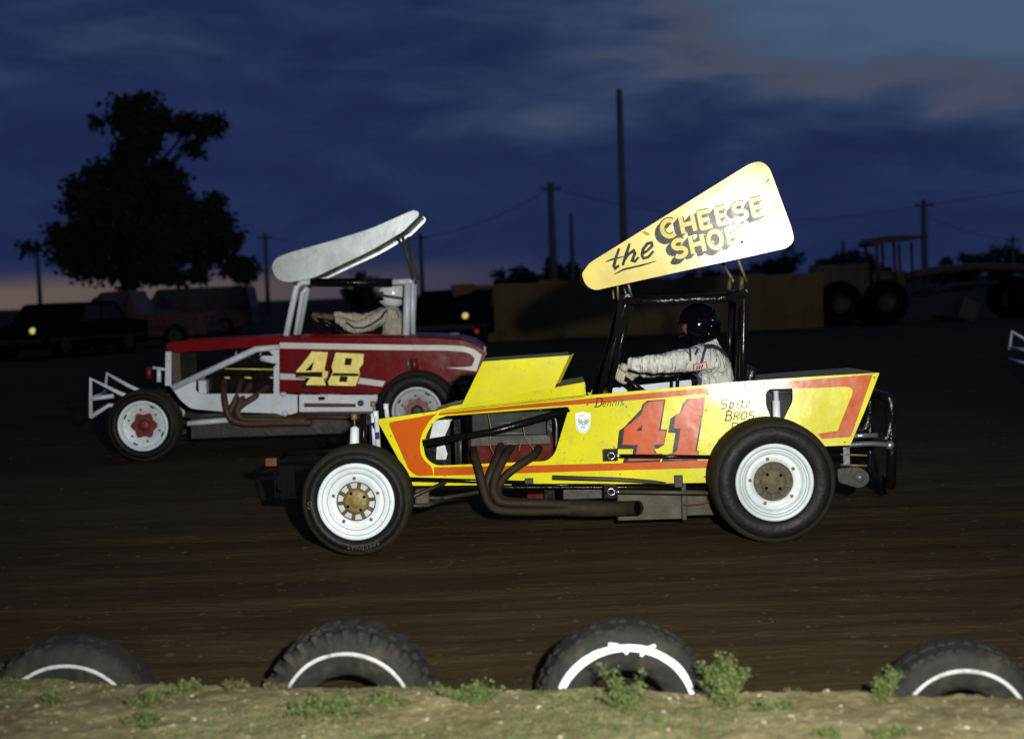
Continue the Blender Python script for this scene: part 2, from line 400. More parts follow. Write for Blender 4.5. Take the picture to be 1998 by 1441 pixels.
class Car:
    def __init__(s, name, org, yaw):
        s.root = empty(name, org, yaw); s.o = Vector(org); s.R = Matrix.Rotation(yaw, 3, 'Z'); s.Ri = s.R.inverted()
        s.layer = 0
    def P(s, px, py, a, b=0.0, c=0.0):
        """where the sight line of a photo pixel meets this car's own panel plane y = a + b*x + c*z (car space)"""
        O = s.Ri @ (CAM - s.o); D = s.Ri @ ray(px, py)
        t = (a + b * O.x + c * O.z - O.y) / (D.y - b * D.x - c * D.z)
        return O + D * t
    def loop(s, pts, pl): return [s.P(p[0], p[1], *pl) for p in pts]

def decal(car, name, loops, mat, pl, parent, lift=None):
    """a painted shape lying on the panel plane pl"""
    if lift is None:
        car.layer += 1; lift = 0.0025 + 0.0004 * (car.layer % 12)
    p2 = (pl[0] - lift,) + tuple(pl[1:])
    return MB().sheet([car.loop(l, p2) for l in loops]).build(name, mat, parent, fix=False)

# stroke lettering -------------------------------------------------
def arc(cx, cy, rx, ry, a0, a1, n=10):
    return [(cx + rx * math.cos(R(a0 + (a1 - a0) * i / n)), cy + ry * math.sin(R(a0 + (a1 - a0) * i / n))) for i in range(n + 1)]
FONT = {
 'C': (.75, [arc(.38, .5, .36, .48, 50, 310, 14)]),
 'H': (.75, [[(.08, 0), (.08, 1)], [(.68, 0), (.68, 1)], [(.08, .5), (.68, .5)]]),
 'E': (.68, [[(.08, 0), (.08, 1)], [(.03, .96), (.62, .96)], [(.08, .5), (.54, .5)], [(.03, .04), (.62, .04)]]),
 'S': (.72, [arc(.36, .74, .28, .24, 30, 270, 10)[:-1] + arc(.36, .26, .30, .25, 90, -150, 10)]),
 'O': (.78, [arc(.38, .5, .34, .48, 90, 450, 18)]),
 'P': (.70, [[(.08, 0), (.08, 1)], [(.08, .96), (.34, .96)] + arc(.36, .72, .26, .24, 90, -90, 8) + [(.08, .48)]]),
 'B': (.72, [[(.08, 0), (.08, 1)], [(.0, 1), (.34, 1)] + arc(.36, .77, .24, .23, 90, -90, 8) + [(.08, .54)], [(.08, .54), (.36, .54)] + arc(.38, .27, .28, .27, 90, -90, 8) + [(.0, .0)]]),
 'R': (.72, [[(.08, 0), (.08, 1)], [(.0, 1), (.34, 1)] + arc(.36, .76, .26, .24, 90, -90, 8) + [(.08, .52)], [(.30, .52), (.66, 0)]]),
 'D': (.80, [[(.1, 0), (.1, 1)], [(-.06, 1), (.3, 1)] + arc(.32, .5, .40, .5, 90, -90, 10) + [(-.1, 0)]]),
 'A': (.72, [[(.0, 0), (.36, 1), (.7, 0)], [(.14, .35), (.58, .35)]]),
 'W': (.95, [[(.02, 1), (.24, 0), (.46, .8), (.68, 0), (.9, 1)]]),
 'Y': (.70, [[(.02, 1), (.34, .5), (.66, 1)], [(.34, .5), (.34, 0)]]),
 'K': (.70, [[(.08, 0), (.08, 1)], [(.62, 1), (.08, .45)], [(.26, .6), (.64, 0)]]),
 'M': (.90, [[(.05, 0), (.08, 1), (.44, .3), (.8, 1), (.84, 0)]]),
 'I': (.25, [[(.12, 0), (.12, 1)]]),
 '1': (.35, [[(.18, 0), (.18, 1)]]),
 '9': (.6, [arc(.3, .72, .22, .26, 0, 360, 10) + [(.48, .2), (.2, 0)]]),
 '7': (.6, [[(.05, .96), (.55, .96), (.2, 0)]]),
 '6': (.6, [arc(.3, .28, .22, .26, 0, 360, 10), [(.1, .35), (.4, 1)]]),
 '.': (.25, [[(.08, .0), (.14, .06)]]), ' ': (.5, []),
 'e': (.50, [[(.06, .33), (.42, .36)] + arc(.25, .31, .19, .30, 20, 315, 10)]),
 'n': (.55, [[(.08, 0), (.10, .6)], [(.09, .35)] + arc(.28, .38, .17, .22, 160, 0, 7) + [(.45, 0)]]),
 'i': (.25, [[(.10, 0), (.12, .58)], [(.14, .80), (.16, .86)]]),
 's': (.46, [arc(.22, .46, .16, .15, 40, 270, 7)[:-1] + arc(.22, .16, .18, .16, 90, -140, 7)]),
 'p': (.56, [[(.08, -.38), (.10, .6)], arc(.28, .30, .19, .29, 170, -170, 10)]),
 't': (.40, [[(.18, .86), (.16, .1), (.28, .0), (.38, .06)], [(.0, .58), (.40, .62)]]),
 'z': (.50, [[(.04, .58), (.42, .58), (.04, .02), (.46, .02)]]),
 'a': (.56, [arc(.26, .30, .20, .30, 30, 330, 10), [(.46, .6), (.46, .05), (.54, .02)]]),
 'c': (.48, [arc(.25, .30, .20, .30, 50, 310, 10)]),
 'g': (.56, [arc(.26, .30, .20, .30, 0, 360, 12), [(.46, .6), (.46, -.2), (.3, -.4), (.08, -.3)]]),
 'h': (.55, [[(.08, 0), (.10, 1.0)], [(.09, .35)] + arc(.28, .38, .17, .22, 160, 0, 7) + [(.45, 0)]]),
}
def ribbon2d(pts, w, taper=1.0):
    P = [Vector(p) for p in pts]; n = len(P); L, Rr = [], []
    closed = (P[0] - P[-1]).length < 1e-4
    for i in range(n):
        a = P[i] - P[i - 1] if i > 0 else (P[0] - P[-2] if closed else P[1] - P[0])
        b = P[i + 1] - P[i] if i < n - 1 else (P[1] - P[0] if closed else a)
        a = a.normalized(); b = b.normalized(); t = a + b
        t = t.normalized() if t.length > 1e-6 else a
        nn = Vector((-t.y, t.x)); k = 1.0 / max(.5, nn.dot(Vector((-a.y, a.x))))
        ww = w * (1 - (1 - taper) * abs(2 * i / (n - 1) - 1))
        L.append(P[i] + nn * ww * .5 * k); Rr.append(P[i] - nn * ww * .5 * k)
    return L, Rr
def strokes_mesh(car, strokes, w, pl, lift, name, mat, parent, shift=(0, 0), taper=1.0, mb=None):
    """strokes in photo pixels, laid as flat brush strokes on plane pl"""
    M = mb or MB()
    for j, st in enumerate(strokes):
        L, Rr = ribbon2d([(p[0] + shift[0], p[1] + shift[1]) for p in st], w, taper)
        p2 = (pl[0] - lift - 0.00012 * j,) + tuple(pl[1:])
        vs = car.loop(L, p2) + car.loop(Rr, p2); n = len(L)
        M.add(vs, [(i, i + 1, n + i + 1, n + i) for i in range(n - 1)])
    if mb: return None
    return M.build(name, mat, parent, fix=False)
def text_strokes(txt, org, ux, uy, track=0.0):
    """org, ux, uy in pixels: baseline start, per-unit x and y vectors"""
    out = []; x = 0.0
    for ch in txt:
        adv, sts = FONT[ch]
        for st in sts:
            out.append([(org[0] + ux[0] * (x + p[0]) + uy[0] * p[1], org[1] + ux[1] * (x + p[0]) + uy[1] * p[1]) for p in st])
        x += adv + track
    return out

# ------------------------------------------------------------------ ground
def sstep(a, b, x):
    t = max(0, min(1, (x - a) / (b - a))); return t * t * (3 - 2 * t)
RUTS = [(6.15, .03, .010, .09), (6.7, -.02, .009, .10), (7.25, .04, .011, .09), (7.9, -.01, .008, .12), (9.3, .03, .014, .10), (10.9, -.02, .016, .12), (11.7, .02, .014, .14)]
def gz(x, y, fine=True):
    z = 0.11 * sstep(8.9, 12.6, y) + 0.24 * sstep(21, 29, y)
    if fine:
        z += 0.018 * noise.noise(Vector((x * .35, y * 2.6, 0))) * sstep(4, 6, y) * (1 - sstep(20, 40, y))
        z += 0.006 * noise.noise(Vector((x * 2.0, y * 6.0, 3)))
        for (y0, sl, dp, wd) in RUTS:                    # shallow wheel ruts worn along the track
            u = (y - y0 - sl * x - .06 * noise.noise(Vector((x * .3, y0, 1)))) / wd
            if abs(u) < 3: z -= dp * math.exp(-u * u) * (1 + .5 * noise.noise(Vector((x * 1.7, y0, 8)))) - dp * .6 * (math.exp(-(u - 1.5) ** 2 * 3) + math.exp(-(u + 1.5) ** 2 * 3))
    return z
def spaced(lo, hi, f0, f1, step, grow):
    v = []; a = f0
    while a < f1 - 1e-6: v.append(a); a += step
    v.append(f1); s_ = step; a = f1
    while a < hi: s_ *= grow; a += s_; v.append(min(a, hi))
    s_ = step; a = f0; pre = []
    while a > lo: s_ *= grow; a -= s_; pre.append(max(a, lo))
    return pre[::-1] + v
xs = spaced(-900, 900, -4, 4, .05, 1.13); ys = spaced(-60, 1600, 4.6, 9.5, .035, 1.09)
g = MB(); nx = len(xs)
g.add([(x, y, gz(x, y)) for y in ys for x in xs],
      [(j * nx + i, j * nx + i + 1, (j + 1) * nx + i + 1, (j + 1) * nx + i) for j in range(len(ys) - 1) for i in range(nx - 1)], True)
tag(g.build('ground', 'track_clay', fix=False), kind='structure')

def bz(x, y):
    e = 5.27 - 0.18 * x + 0.05 * noise.noise(Vector((x * 1.3, 0, 5))) + 0.030 * noise.noise(Vector((x * 6, 0, 9))) + 0.012 * noise.noise(Vector((x * 19, 0, 3)))
    z = 0.075 - 0.17 * sstep(e - .03, e + .13, y)
    z += 0.020 * noise.noise(Vector((x * 2.3, y * 3, 1))) + 0.010 * noise.noise(Vector((x * 8, y * 9, 2))) + 0.006 * noise.noise(Vector((x * 24, y * 26, 4))) + 0.003 * noise.noise(Vector((x * 60, y * 60, 4)))
    return z - 0.02 * sstep(e - .3, e - 1.0, y)
bx = [-3.2 + .0125 * i for i in range(513)]; by = [3.4 + .04 * i for i in range(20)] + [4.2 + .014 * i for i in range(1, 130)]
g = MB(); nx = len(bx)
g.add([(x, y, bz(x, y)) for y in by for x in bx],
      [(j * nx + i, j * nx + i + 1, (j + 1) * nx + i + 1, (j + 1) * nx + i) for j in range(len(by) - 1) for i in range(nx - 1)], True)
tag(g.build('verge', 'berm_dirt', fix=False), kind='structure')

# ------------------------------------------------------------------ wheels
def wheel(root, x, yo, z, rad, w, s, style, rot=0.0, letters=False):
    """yo: outer face of the tyre, s=+1 when the inside lies towards +y"""
    rr = 0.228
    c = (x, yo, z)
    def L(prof, seg=64, closed=False): return MB().lathe([(r, o * s) for r, o in prof], c, seg, 'Y', closed)
    white = 'white_wheel'
    if style == 'yf':
        prof = [(rr + .004, .034), (rr + .004, .004), (rr - .004, .0), (.206, .003), (.200, .010), (.194, .009), (.174, .014), (.168, .022), (.160, .020), (.119, .020), (.115, .030), (.113, .075)]
    elif style == 'yr':
        prof = [(rr + .004, .034), (rr + .004, .004), (rr - .004, .0), (.209, .003), (.203, .020), (.196, .020), (.188, .014), (.172, .022), (.166, .062), (.155, .058), (.119, .058), (.115, .066), (.113, .10)]
    else:
        prof = [(rr + .004, .034), (rr + .004, .004), (rr - .004, .0), (.205, .004), (.200, .040), (.185, .050), (.170, .050), (.160, .060), (.085, .060), (.08, .085)]
    rim = L(prof + [(.0, prof[-1][1] + .002)]).build('wheel', 'white_wheel_dull' if style == 'yr' else white if style == 'yf' or style == 'rf' else 'grey_wheel', root)
    # tyre: sidewalls and tread
    side = [(rr - .002, .035), (rr + .004, .012), (rr + .02, .002), (rr + .35 * (rad - rr), -.010), (rad - .055, -.006), (rad - .036, .008)]
    inn = [(r, w - o) for r, o in side][::-1]
    MB().lathe([(r, o * s) for r, o in side], c, 72).lathe([(r, o * s) for r, o in inn], c, 72).build('tyre', 'rubber', rim)
    tr = [(rad - .036, .008), (rad - .022, .014), (rad - .010, .026), (rad - .002, .05), (rad, .08)]
    MB().lathe([(r, o * s) for r, o in tr + [(r, w - o) for r, o in tr][::-1]], c, 72).build('tread', 'rubber_tread', rim)
    MB().lathe([(rr - .01, .05 * s), (rr - .012, (w - .05) * s)], c, 40).lathe([(rr, (w - .03) * s), (.05, (w - .06) * s)], c, 40).build('rim_barrel', 'dark_metal', rim)
    yb = {'yf': .020, 'yr': .058, 'rf': .060, 'rr': .060}[style]
    if style in ('yf', 'yr'):
        for (gr, go) in (((.203, .0035), (.171, .013)) if style == 'yf' else ((.2055, .006), (.190, .0115))):
            MB().lathe([(gr + .0022, go * s), (gr, (go - .002) * s), (gr - .0022, go * s)], c, 64).build('groove', 'wheel_groove', rim)
        # star shaped hub with ten arms and a centre cap
        hub = MB()
        for k in range(10):
            a = rot + 2 * math.pi * k / 10
            M = Matrix.Rotation(-a, 3, 'Y')
            hub.box(Vector((x, yo + (yb + .008) * s, z)) + M @ Vector((.086, 0, 0)), (.062, .016, .021), M, .003)
        hub.lathe([(.112, (yb + .004) * s), (.1165, (yb - .002) * s), (.120, (yb + .003) * s)], c, 48)
        hub.build('hub_arms', 'hub_dirt', rim)
        MB().lathe([(.113, (yb + .018) * s), (.0, (yb + .020) * s)], c, 40).build('brake_drum', 'grey_wheel' if style == 'yf' else 'tan_metal', rim)
        MB().lathe([(.079, (yb + .016) * s), (.077, (yb - .006) * s), (.056, (yb - .014) * s), (.046, (yb - .012) * s), (.030, (yb - .022) * s), (.012, (yb - .026) * s), (.0, (yb - .026) * s)], c, 32).build('hub_cap', 'hub_brass' if style == 'yf' else 'hub_dirt', rim)
        for k in range(4):
            a = rot + .4 + 2 * math.pi * k / 4
            MB().lathe([(.010, (yb - .010) * s), (.009, (yb - .016) * s), (.0, (yb - .017) * s)], (x + .057 * math.cos(a), yo, z + .057 * math.sin(a)), 8, smooth=False).build('hub_nut', 'hole_black', rim)
        for k in range(5):
            a = rot + .25 + 2 * math.pi * k / 5
            bc = (x + .140 * math.cos(a), yo, z + .140 * math.sin(a))
            MB().lathe([(.011, (yb + .002) * s), (.011, (yb - .006) * s), (.005, (yb - .008) * s), (.0, (yb - .004) * s)], bc, 10, smooth=False).build('bolt', 'hub_brass', rim)
    else:
        n = 6 if style == 'rf' else 9
        pts = []
        for k in range(n * 8):
            a = 2 * math.pi * k / (n * 8) + rot
            r = (.112 if style == 'rf' else .120) + .013 * math.cos(n * a)
            pts.append((x + r * math.cos(a), yo + (yb - .004) * s, z + r * math.sin(a)))
        MB().prism([pts], (0, .012 * s, 0)).build('hub_plate', 'hub_red', rim)
        MB().lathe([(.060, (yb - .002) * s), (.056, (yb - .022) * s), (.03, (yb - .030) * s), (0, (yb - .030) * s)], c, 28).build('hub_cap', 'hub_red' if style == 'rf' else 'dark_metal', rim)
        for k in range(6):
            a = 2 * math.pi * k / 6 + .5 + rot
            bc = (x + .148 * math.cos(a), yo, z + .148 * math.sin(a))
            MB().lathe([(.011, (yb + .002) * s), (.010, (yb - .008) * s), (0, (yb - .009) * s)], bc, 8, smooth=False).build('bolt', 'dark_metal', rim)
        for k in range(4):
            a = 2 * math.pi * k / 4 + .9 + rot
            M = Matrix.Rotation(-a, 3, 'Y')
            MB().box(Vector(c) + M @ Vector((.187, 0, 0)) + Vector((0, .046 * s, 0)), (.013, .012, .045), M, .004).build('vent_slot', 'hole_black', rim)
    if letters:
        M = MB()
        def ring_text(txt, a_start, h, rb):
            a = a_start
            for ch in txt:
                adv, sts = FONT[ch]
                for st in sts:
                    Lf, Rf = ribbon2d([(p[0], p[1]) for p in st], .17)
                    def mp(q):
                        r_ = rb + q[1] * h; an = a - q[0] * h / (rb + .5 * h)
                        yy = -.0125 if r_ < rad - .06 else -.010
                        return (x + r_ * math.cos(an), yo + (yy - .001) * s, z + r_ * math.sin(an))
                    vs = [mp(q) for q in Lf] + [mp(q) for q in Rf]; k = len(Lf)
                    M.add(vs, [(i, i + 1, k + i + 1, k + i) for i in range(k - 1)])
                a -= (adv + .22) * h / (rb + .5 * h)
        ring_text('SPEEDWAY', R(-62), .026, .262)
        ring_text('SO', R(187), .026, .262)
        M.build('lettering', 'tyre_letter', rim, fix=False)
    return rim

# ------------------------------------------------------------------ the yellow car
YW = 1.70                                   # overall width over the tyres
o = at_depth(696, 1087, 8.54); o.z = 0.0
# stand the front tyre where its sight line meets the track
d = ray(696, 1087); o = CAM + d * (CAMH / -d.z)
Y = Car('dirt_track_race_car', (o.x, o.y, 0.0), R(-1.5))
yr = Y.root
tag(yr, 'yellow and orange open-wheel race car with number 41 and a tall slanted wing', 'race car')
def mir(p): return Vector((p[0], YW - p[1], p[2]))
fw = Y.P(694, 977, 0.0); rw = Y.P(1512, 944, 0.0)
FRAD, RRAD = 0.335, 0.372
wheel(yr, fw.x, 0.0, FRAD, FRAD, .24, 1, 'yf', .1, True)
wheel(yr, rw.x, 0.0, RRAD, RRAD, .34, 1, 'yr', .3)
wheel(yr, fw.x, YW, FRAD, FRAD, .24, -1, 'yf', .5)
wheel(yr, rw.x, YW, RRAD, RRAD, .34, -1, 'yr', .0)
# body side: narrow nose, wider tail, leaning in a little towards the top
BP = (0.61, -0.105, 0.085)
opening = fillet([(871, 811, 0), (1111, 793, 6), (1083, 884, 14), (1068, 899, 12), (850, 908, 14), (831, 894, 10), (825, 868, 16), (836, 838, 14), (850, 818, 8)], 5)
shockcut = fillet([(1494, 766, 5), (1500, 759, 4), (1546, 755, 5), (1547, 782, 8), (1527, 822, 0), (1507, 822, 0), (1494, 790, 8)], 4)
outline = [(735, 818), (800, 808.5), (880, 798), (1010, 784.5), (1145, 771), (1300, 757), (1450, 744), (1590, 734), (1716, 727), (1690, 795), (1659, 868), (1610, 870), (1560, 900), (1480, 932), (1390, 941), (1240, 943), (1060, 945), (930, 946.5), (806, 947)]
TH = Vector((0, .004, 0))
near = MB().prism([Y.loop(outline, BP), Y.loop(opening, BP), Y.loop(shockcut, BP)], TH).build('side_panel', 'yellow_paint', yr)
DN = Vector((0, 0, -.030))
MB().prism([[mir(p) + DN for p in Y.loop(outline, BP)], [mir(p) + DN for p in Y.loop(opening, BP)]], -TH).build('side_panel', 'yellow_paint', yr)
def across(pts, pl, mat, name, parent, inset=0.0, drop=0.0):
    """sheet from the near top edge over to the far top edge"""
    M = MB(); a = Y.loop(pts, pl); b = [mir(p) for p in a]; FD_ = Vector((0, 0, -.022))
    for i in range(len(pts) - 1):
        dz = Vector((0, 0, -drop)); q = Vector((0, inset, 0))
        M.quad(a[i] + q + dz, a[i + 1] + q + dz, b[i + 1] - q + dz + FD_, b[i] - q + dz + FD_)
    return M.build(name, mat, parent, fix=False)
across(outline[:4] + [(1150, 770.5)], BP, 'deck_grey', 'hood', yr, .003, .002)
across([(1440, 745), (1590, 734), (1716, 727)], BP, 'deck_grey', 'tail_deck', yr, .003, .002)
across([(1716, 727), (1690, 795), (1659, 868)], BP, 'yellow_paint', 'tail_panel', yr, .003, 0)
across([(735, 818), (806, 947)], BP, 'dark_metal', 'nose_grille', yr, .02, 0)
fl_ = Y.loop([(806, 947), (1240, 943), (1390, 941)], BP)
M = MB(); bb = [mir(p) for p in fl_]
for i in range(2): M.quad(fl_[i] + Vector((0, .03, .01)), fl_[i + 1] + Vector((0, .03, .01)), bb[i + 1] + Vector((0, -.03, .01)), bb[i] + Vector((0, -.03, .01)))
M.build('light_block_floor', 'dark_metal', yr, fix=False)  # unseen dark floor sheet, added to block light under the body
# cockpit side lining, pale inside face of the far panel
MB().prism([[mir(p) + Vector((0, -.008, -.008)) for p in Y.loop([(1160, 772), (1440, 747), (1440, 860), (1160, 880)], BP)]], (0, -.003, 0)).build('cockpit_lining', 'white_paint', yr)
MB().prism([Y.loop([(815, 812), (905, 800), (905, 940), (815, 940)], (1.02, 0, 0))], (0, .004, 0)).build('bay_dark_backing', 'black_metal', yr)  # black sheet added behind the opening, stands in for the dark interior
for q_ in ([(846, 820), (882, 818), (868, 850), (838, 857)], [(852, 872), (868, 868), (873, 885), (870, 896), (851, 896)]):
    MB().prism([Y.loop(q_, (.98, 0, 0))], (0, .004, 0)).build('nose_bracket', 'grey_wheel', yr)
# painted bands
nose_band = fillet([(757, 824, 8), (853, 806.5, 0), (838, 820, 10), (822, 848, 12), (818.5, 870, 12), (823, 893, 12), (843, 911, 10), (846, 927, 0), (812, 928.5, 9), (797, 915, 6)], 5)
decal(Y, 'stripe', [nose_band], 'orange_paint', BP, near)
decal(Y, 'stripe', [[(856, 805.2), (1010, 790.2), (1110, 781), (1180, 774), (1330, 760.5), (1445, 750), (1590, 739.5), (1703, 730), (1661, 850), (1657, 852), (1604, 856), (1596, 846), (1634, 840), (1662, 771), (1664, 762), (1660, 756), (1650, 754), (1590, 756.5), (1445, 760), (1330, 772), (1180, 785), (1110, 790), (1010, 797), (856, 810)]], 'orange_paint', BP, near)
decal(Y, 'stripe', [[(847, 911), (920, 909.5), (1040, 907.5), (1130, 905), (1250, 902), (1395, 896.5), (1395, 912), (1250, 916), (1130, 919), (1040, 922), (920, 926), (847, 927.5)]], 'orange_paint', BP, near)
decal(Y, 'seam', [[(860, 801.8), (1140, 773.2), (1140, 774.2), (860, 803)]], 'ink', BP, near)
# race number 41
def Z2(p): return (1100 + p[0] / 6.244, 760 + p[1] / 6.244)
four_sh = [(1015, 132), (1240, 115), (1182, 482), (1260, 485), (1222, 672), (1150, 716), (1106, 720), (1132, 772), (1202, 778), (1165, 893), (712, 916), (740, 820), (838, 790), (845, 722), (662, 722), (652, 800), (640, 800), (672, 498), (735, 455), (940, 238), (958, 178)]
four = [(1040, 146), (1222, 130), (1158, 497), (1246, 500), (1214, 662), (1108, 668), (1105, 768), (1192, 786), (1172, 852), (784, 868), (795, 806), (878, 784), (906, 672), (716, 668), (738, 470), (938, 308), (985, 185)]
four_hole = [(956, 428), (950, 500), (876, 500)]
one_sh = [(1500, 112), (1730, 93), (1624, 738), (1648, 748), (1632, 856), (1558, 884), (1192, 898), (1210, 806), (1322, 768), (1360, 528), (1270, 522), (1300, 350), (1360, 312), (1415, 280), (1450, 172)]
one = [(1522, 118), (1714, 104), (1602, 742), (1638, 756), (1626, 846), (1280, 852), (1292, 782), (1345, 770), (1384, 735), (1424, 472), (1338, 470), (1366, 300), (1432, 280), (1470, 190)]
for sh, fr, hl in ((four_sh, four, four_hole), (one_sh, one, None)):
    decal(Y, 'number_shadow', [[Z2(p) for p in sh]], 'navy_paint', BP, near, .0030)
    decal(Y, 'number', [[Z2(p) for p in fr]] + ([[Z2(p) for p in hl]] if hl else []), 'number_orange', BP, near, .0042)
# lettering
strokes_mesh(Y, text_strokes('D', (1161, 793.5), (17, -1.0), (3.2, -17)), 2.1, BP, .0046, 'lettering', 'ink', near)
strokes_mesh(Y, text_strokes('ennis', (1174, 793), (16.5, -1.0), (3.6, -15), .07), 1.25, BP, .0046, 'lettering', 'ink', near)
strokes_mesh(Y, text_strokes('Spitz', (1404, 798), (19.5, -1.6), (3.5, -19), .16), 1.9, BP, .0046, 'lettering', 'ink', near)
strokes_mesh(Y, text_strokes('B', (1414, 820.5), (19, -1.2), (3.5, -19)), 2.2, BP, .0046, 'lettering', 'ink', near)
strokes_mesh(Y, text_strokes('ROS.', (1430, 819.5), (17, -1.1), (3.0, -15), .08), 1.8, BP, .0046, 'lettering', 'ink', near)
strokes_mesh(Y, text_strokes('Racing', (1425, 844), (19, -1.2), (3.5, -19), .1), 1.9, BP, .0046, 'lettering', 'ink', near)
strokes_mesh(Y, text_strokes('Ken', (1400, 863), (10, -.6), (1.8, -10), .1), 1.1, BP, .0046, 'lettering', 'faint_ink', near)
shield = fillet([Z2((140, 287)) + (2,), Z2((190, 280)) + (3,), Z2((236, 264)) + (3,), Z2((280, 280)) + (3,), Z2((326, 283)) + (2,), Z2((323, 480)) + (5,), Z2((240, 537)) + (3,), Z2((152, 490)) + (5,)], 3)
decal(Y, 'badge', [shield], 'decal_white', BP, near, .0036)
strokes_mesh(Y, text_strokes('I.M.A.', (1129.5, 812.5), (4.4, -.1), (.0, -3.6), .0), .7, BP, .0048, 'lettering', 'patch_red', near)
strokes_mesh(Y, text_strokes('1976', (1132.5, 835), (4.4, -.1), (.0, -3.4), .0), .7, BP, .0048, 'lettering', 'ink', near)
for cx in (205, 272):
    fx = []
    for i in range(4):
        for j in range(4):
            if (i + j) % 2 == 0:
                sx = 1 if cx < 240 else -1
                q = [(cx + sx * ((i + a) * 15 - 30), 385 + ((j + b) * 15 - 30) + (i + a) * 4) for a, b in ((0, 0), (1, 0), (1, 1), (0, 1))]
                fx.append([Z2(p) for p in q])
    M = MB()
    for q in fx: M.add(Y.loop(q, (BP[0] - .0048,) + BP[1:]), [(0, 1, 2, 3)])
    M.build('checked_flag', 'ink', near, fix=False)
strokes_mesh(Y, [[Z2(p) for p in ((158, 430), (165, 480), (240, 522), (308, 478), (318, 430))]], .8, BP, .0048, 'badge_border', 'truck_blue', near)
# panel fasteners
for (px, py) in ((1146, 789), (1222, 793), (1378, 800), (1366, 812), (762, 850), (818, 860), (1170, 910), (1648, 862), (1706, 736), (1490, 748), (1452, 752), (1380, 768), (1000, 925), (1210, 925), (1375, 930)):
    p = Y.P(px, py, BP[0] - .003, *BP[1:])
    MB().lathe([(.0055, .002), (.005, -.001), (0, -.002)], p, 8).build('rivet', 'steel', near)
# cowl wedge and hood scoop
CP = (BP[0] + .012, BP[1], BP[2])
cowl = [(846, 803), (880, 792.5), (1080, 756), (1141, 745), (1143, 770), (880, 797.5)]
cn = MB().prism([Y.loop(cowl, CP)], TH).build('cowl', 'yellow_paint', yr)
MB().prism([[mir(p) for p in Y.loop(cowl, CP)]], -TH).build('cowl_side', 'yellow_paint', cn)
a = Y.loop(cowl[:4], CP); M = MB()
for i in range(3): M.quad(a[i], a[i + 1], mir(a[i + 1]), mir(a[i]))
M.build('cowl_top', 'yellow_paint', cn, fix=False)
p = Y.P(1142, 758, *CP); q = mir(p)
MB().box(((p.x + q.x) / 2, .85, p.z), (.006, q.y - p.y, .07)).build('dashboard', 'black_metal', cn)
SP = (0.60, 0.0, 0.0)
scoop = [(942, 705), (1111, 693), (1080, 760), (900, 792)]
so = MB().prism([Y.loop(scoop, SP)], TH).build('hood_scoop', 'yellow_paint', yr)
MB().prism([[mir(p) for p in Y.loop(scoop, SP)]], -TH).build('scoop_side', 'yellow_paint', so)
a = Y.loop(scoop, SP)
MB().quad(a[0], a[1], mir(a[1]), mir(a[0])).quad(a[0], a[3], mir(a[3]), mir(a[0])).build('scoop_top', 'yellow_paint', so, fix=False)
fp = Y.loop([(1111, 693), (1119, 690), (1092, 748), (1085, 749)], (SP[0] - .003, 0, 0))
q = [fp[0], fp[1] + Vector((0, .05, 0)), fp[2] + Vector((0, .05, 0)), fp[3]]
MB().prism([q], (.003, .003, 0)).build('scoop_flange', 'yellow_paint', so)

# frame, engine, exhaust
def YT(name, pts, r, mat, smooth=0, seg=10, parent=None, caps=True):
    """pts: (px, py, y) points on this car"""
    return MB().tube([Y.P(*p) for p in pts], r, seg, smooth, caps).build(name, mat, parent or yr)
def ybox(name, p0, p1, y0, y1, mat, bev=.006, parent=None):
    a = Y.P(p0[0], p0[1], y0); b = Y.P(p1[0], p1[1], y0)
    return MB().box(((a.x + b.x) / 2, (y0 + y1) / 2, (a.z + b.z) / 2), (abs(b.x - a.x), abs(y1 - y0), abs(b.z - a.z)), None, bev).build(name, mat, parent or yr)
YT('frame_tube', [(826, 864, .60), (960, 842, .58), (1112, 800, .56)], .023, 'black_metal')
YT('frame_tube', [(826, 864, 1.10), (960, 842, 1.12), (1112, 800, 1.14)], .023, 'black_metal')
eng = ybox('engine_block', (912, 852), (1082, 925), .70, 1.00, 'engine_red', .015)
ybox('valve_cover', (920, 806), (1078, 849), .72, .80, 'grey_metal', .008, eng)
for py in (826, 846): YT('cover_rib', [(922, py, .712), (1074, py - 2, .712)], .004, 'steel', parent=eng)
ybox('intake', (960, 790), (1060, 812), .78, .94, 'steel', .01, eng)
ybox('cylinder_head', (918, 852), (1075, 866), .66, .70, 'dark_metal', .004, eng)
ybox('radiator', (884, 818), (903, 935), .66, 1.05, 'black_metal', .004)
for px in (889, 896): YT('radiator_fin', [(px, 822, .652), (px + 1, 925, .652)], .004, 'dark_metal')
YT('frame_tube', [(899, 848, .64), (899, 905, .64)], .006, 'steel')
ybox('firewall', (1095, 800), (1101, 940), .56, 1.14, 'black_metal', .002)
ybox('fuse_box', (1066, 812), (1078, 850), .64, .68, 'black_metal', .004)
YT('oil_line', [(1082, 812, .62), (1086, 830, .61), (1085, 870, .62)], .008, 'steel', 5)
for pts in ([(952, 806, .66), (958, 840, .63), (956, 868, .62), (968, 892, .64)], [(1020, 812, .66), (1024, 850, .63), (1040, 875, .63), (1048, 886, .64)], [(1018, 855, .64), (1012, 880, .63)]):
    YT('spark_wire', pts, .0032, 'wire_orange', 6, 6)
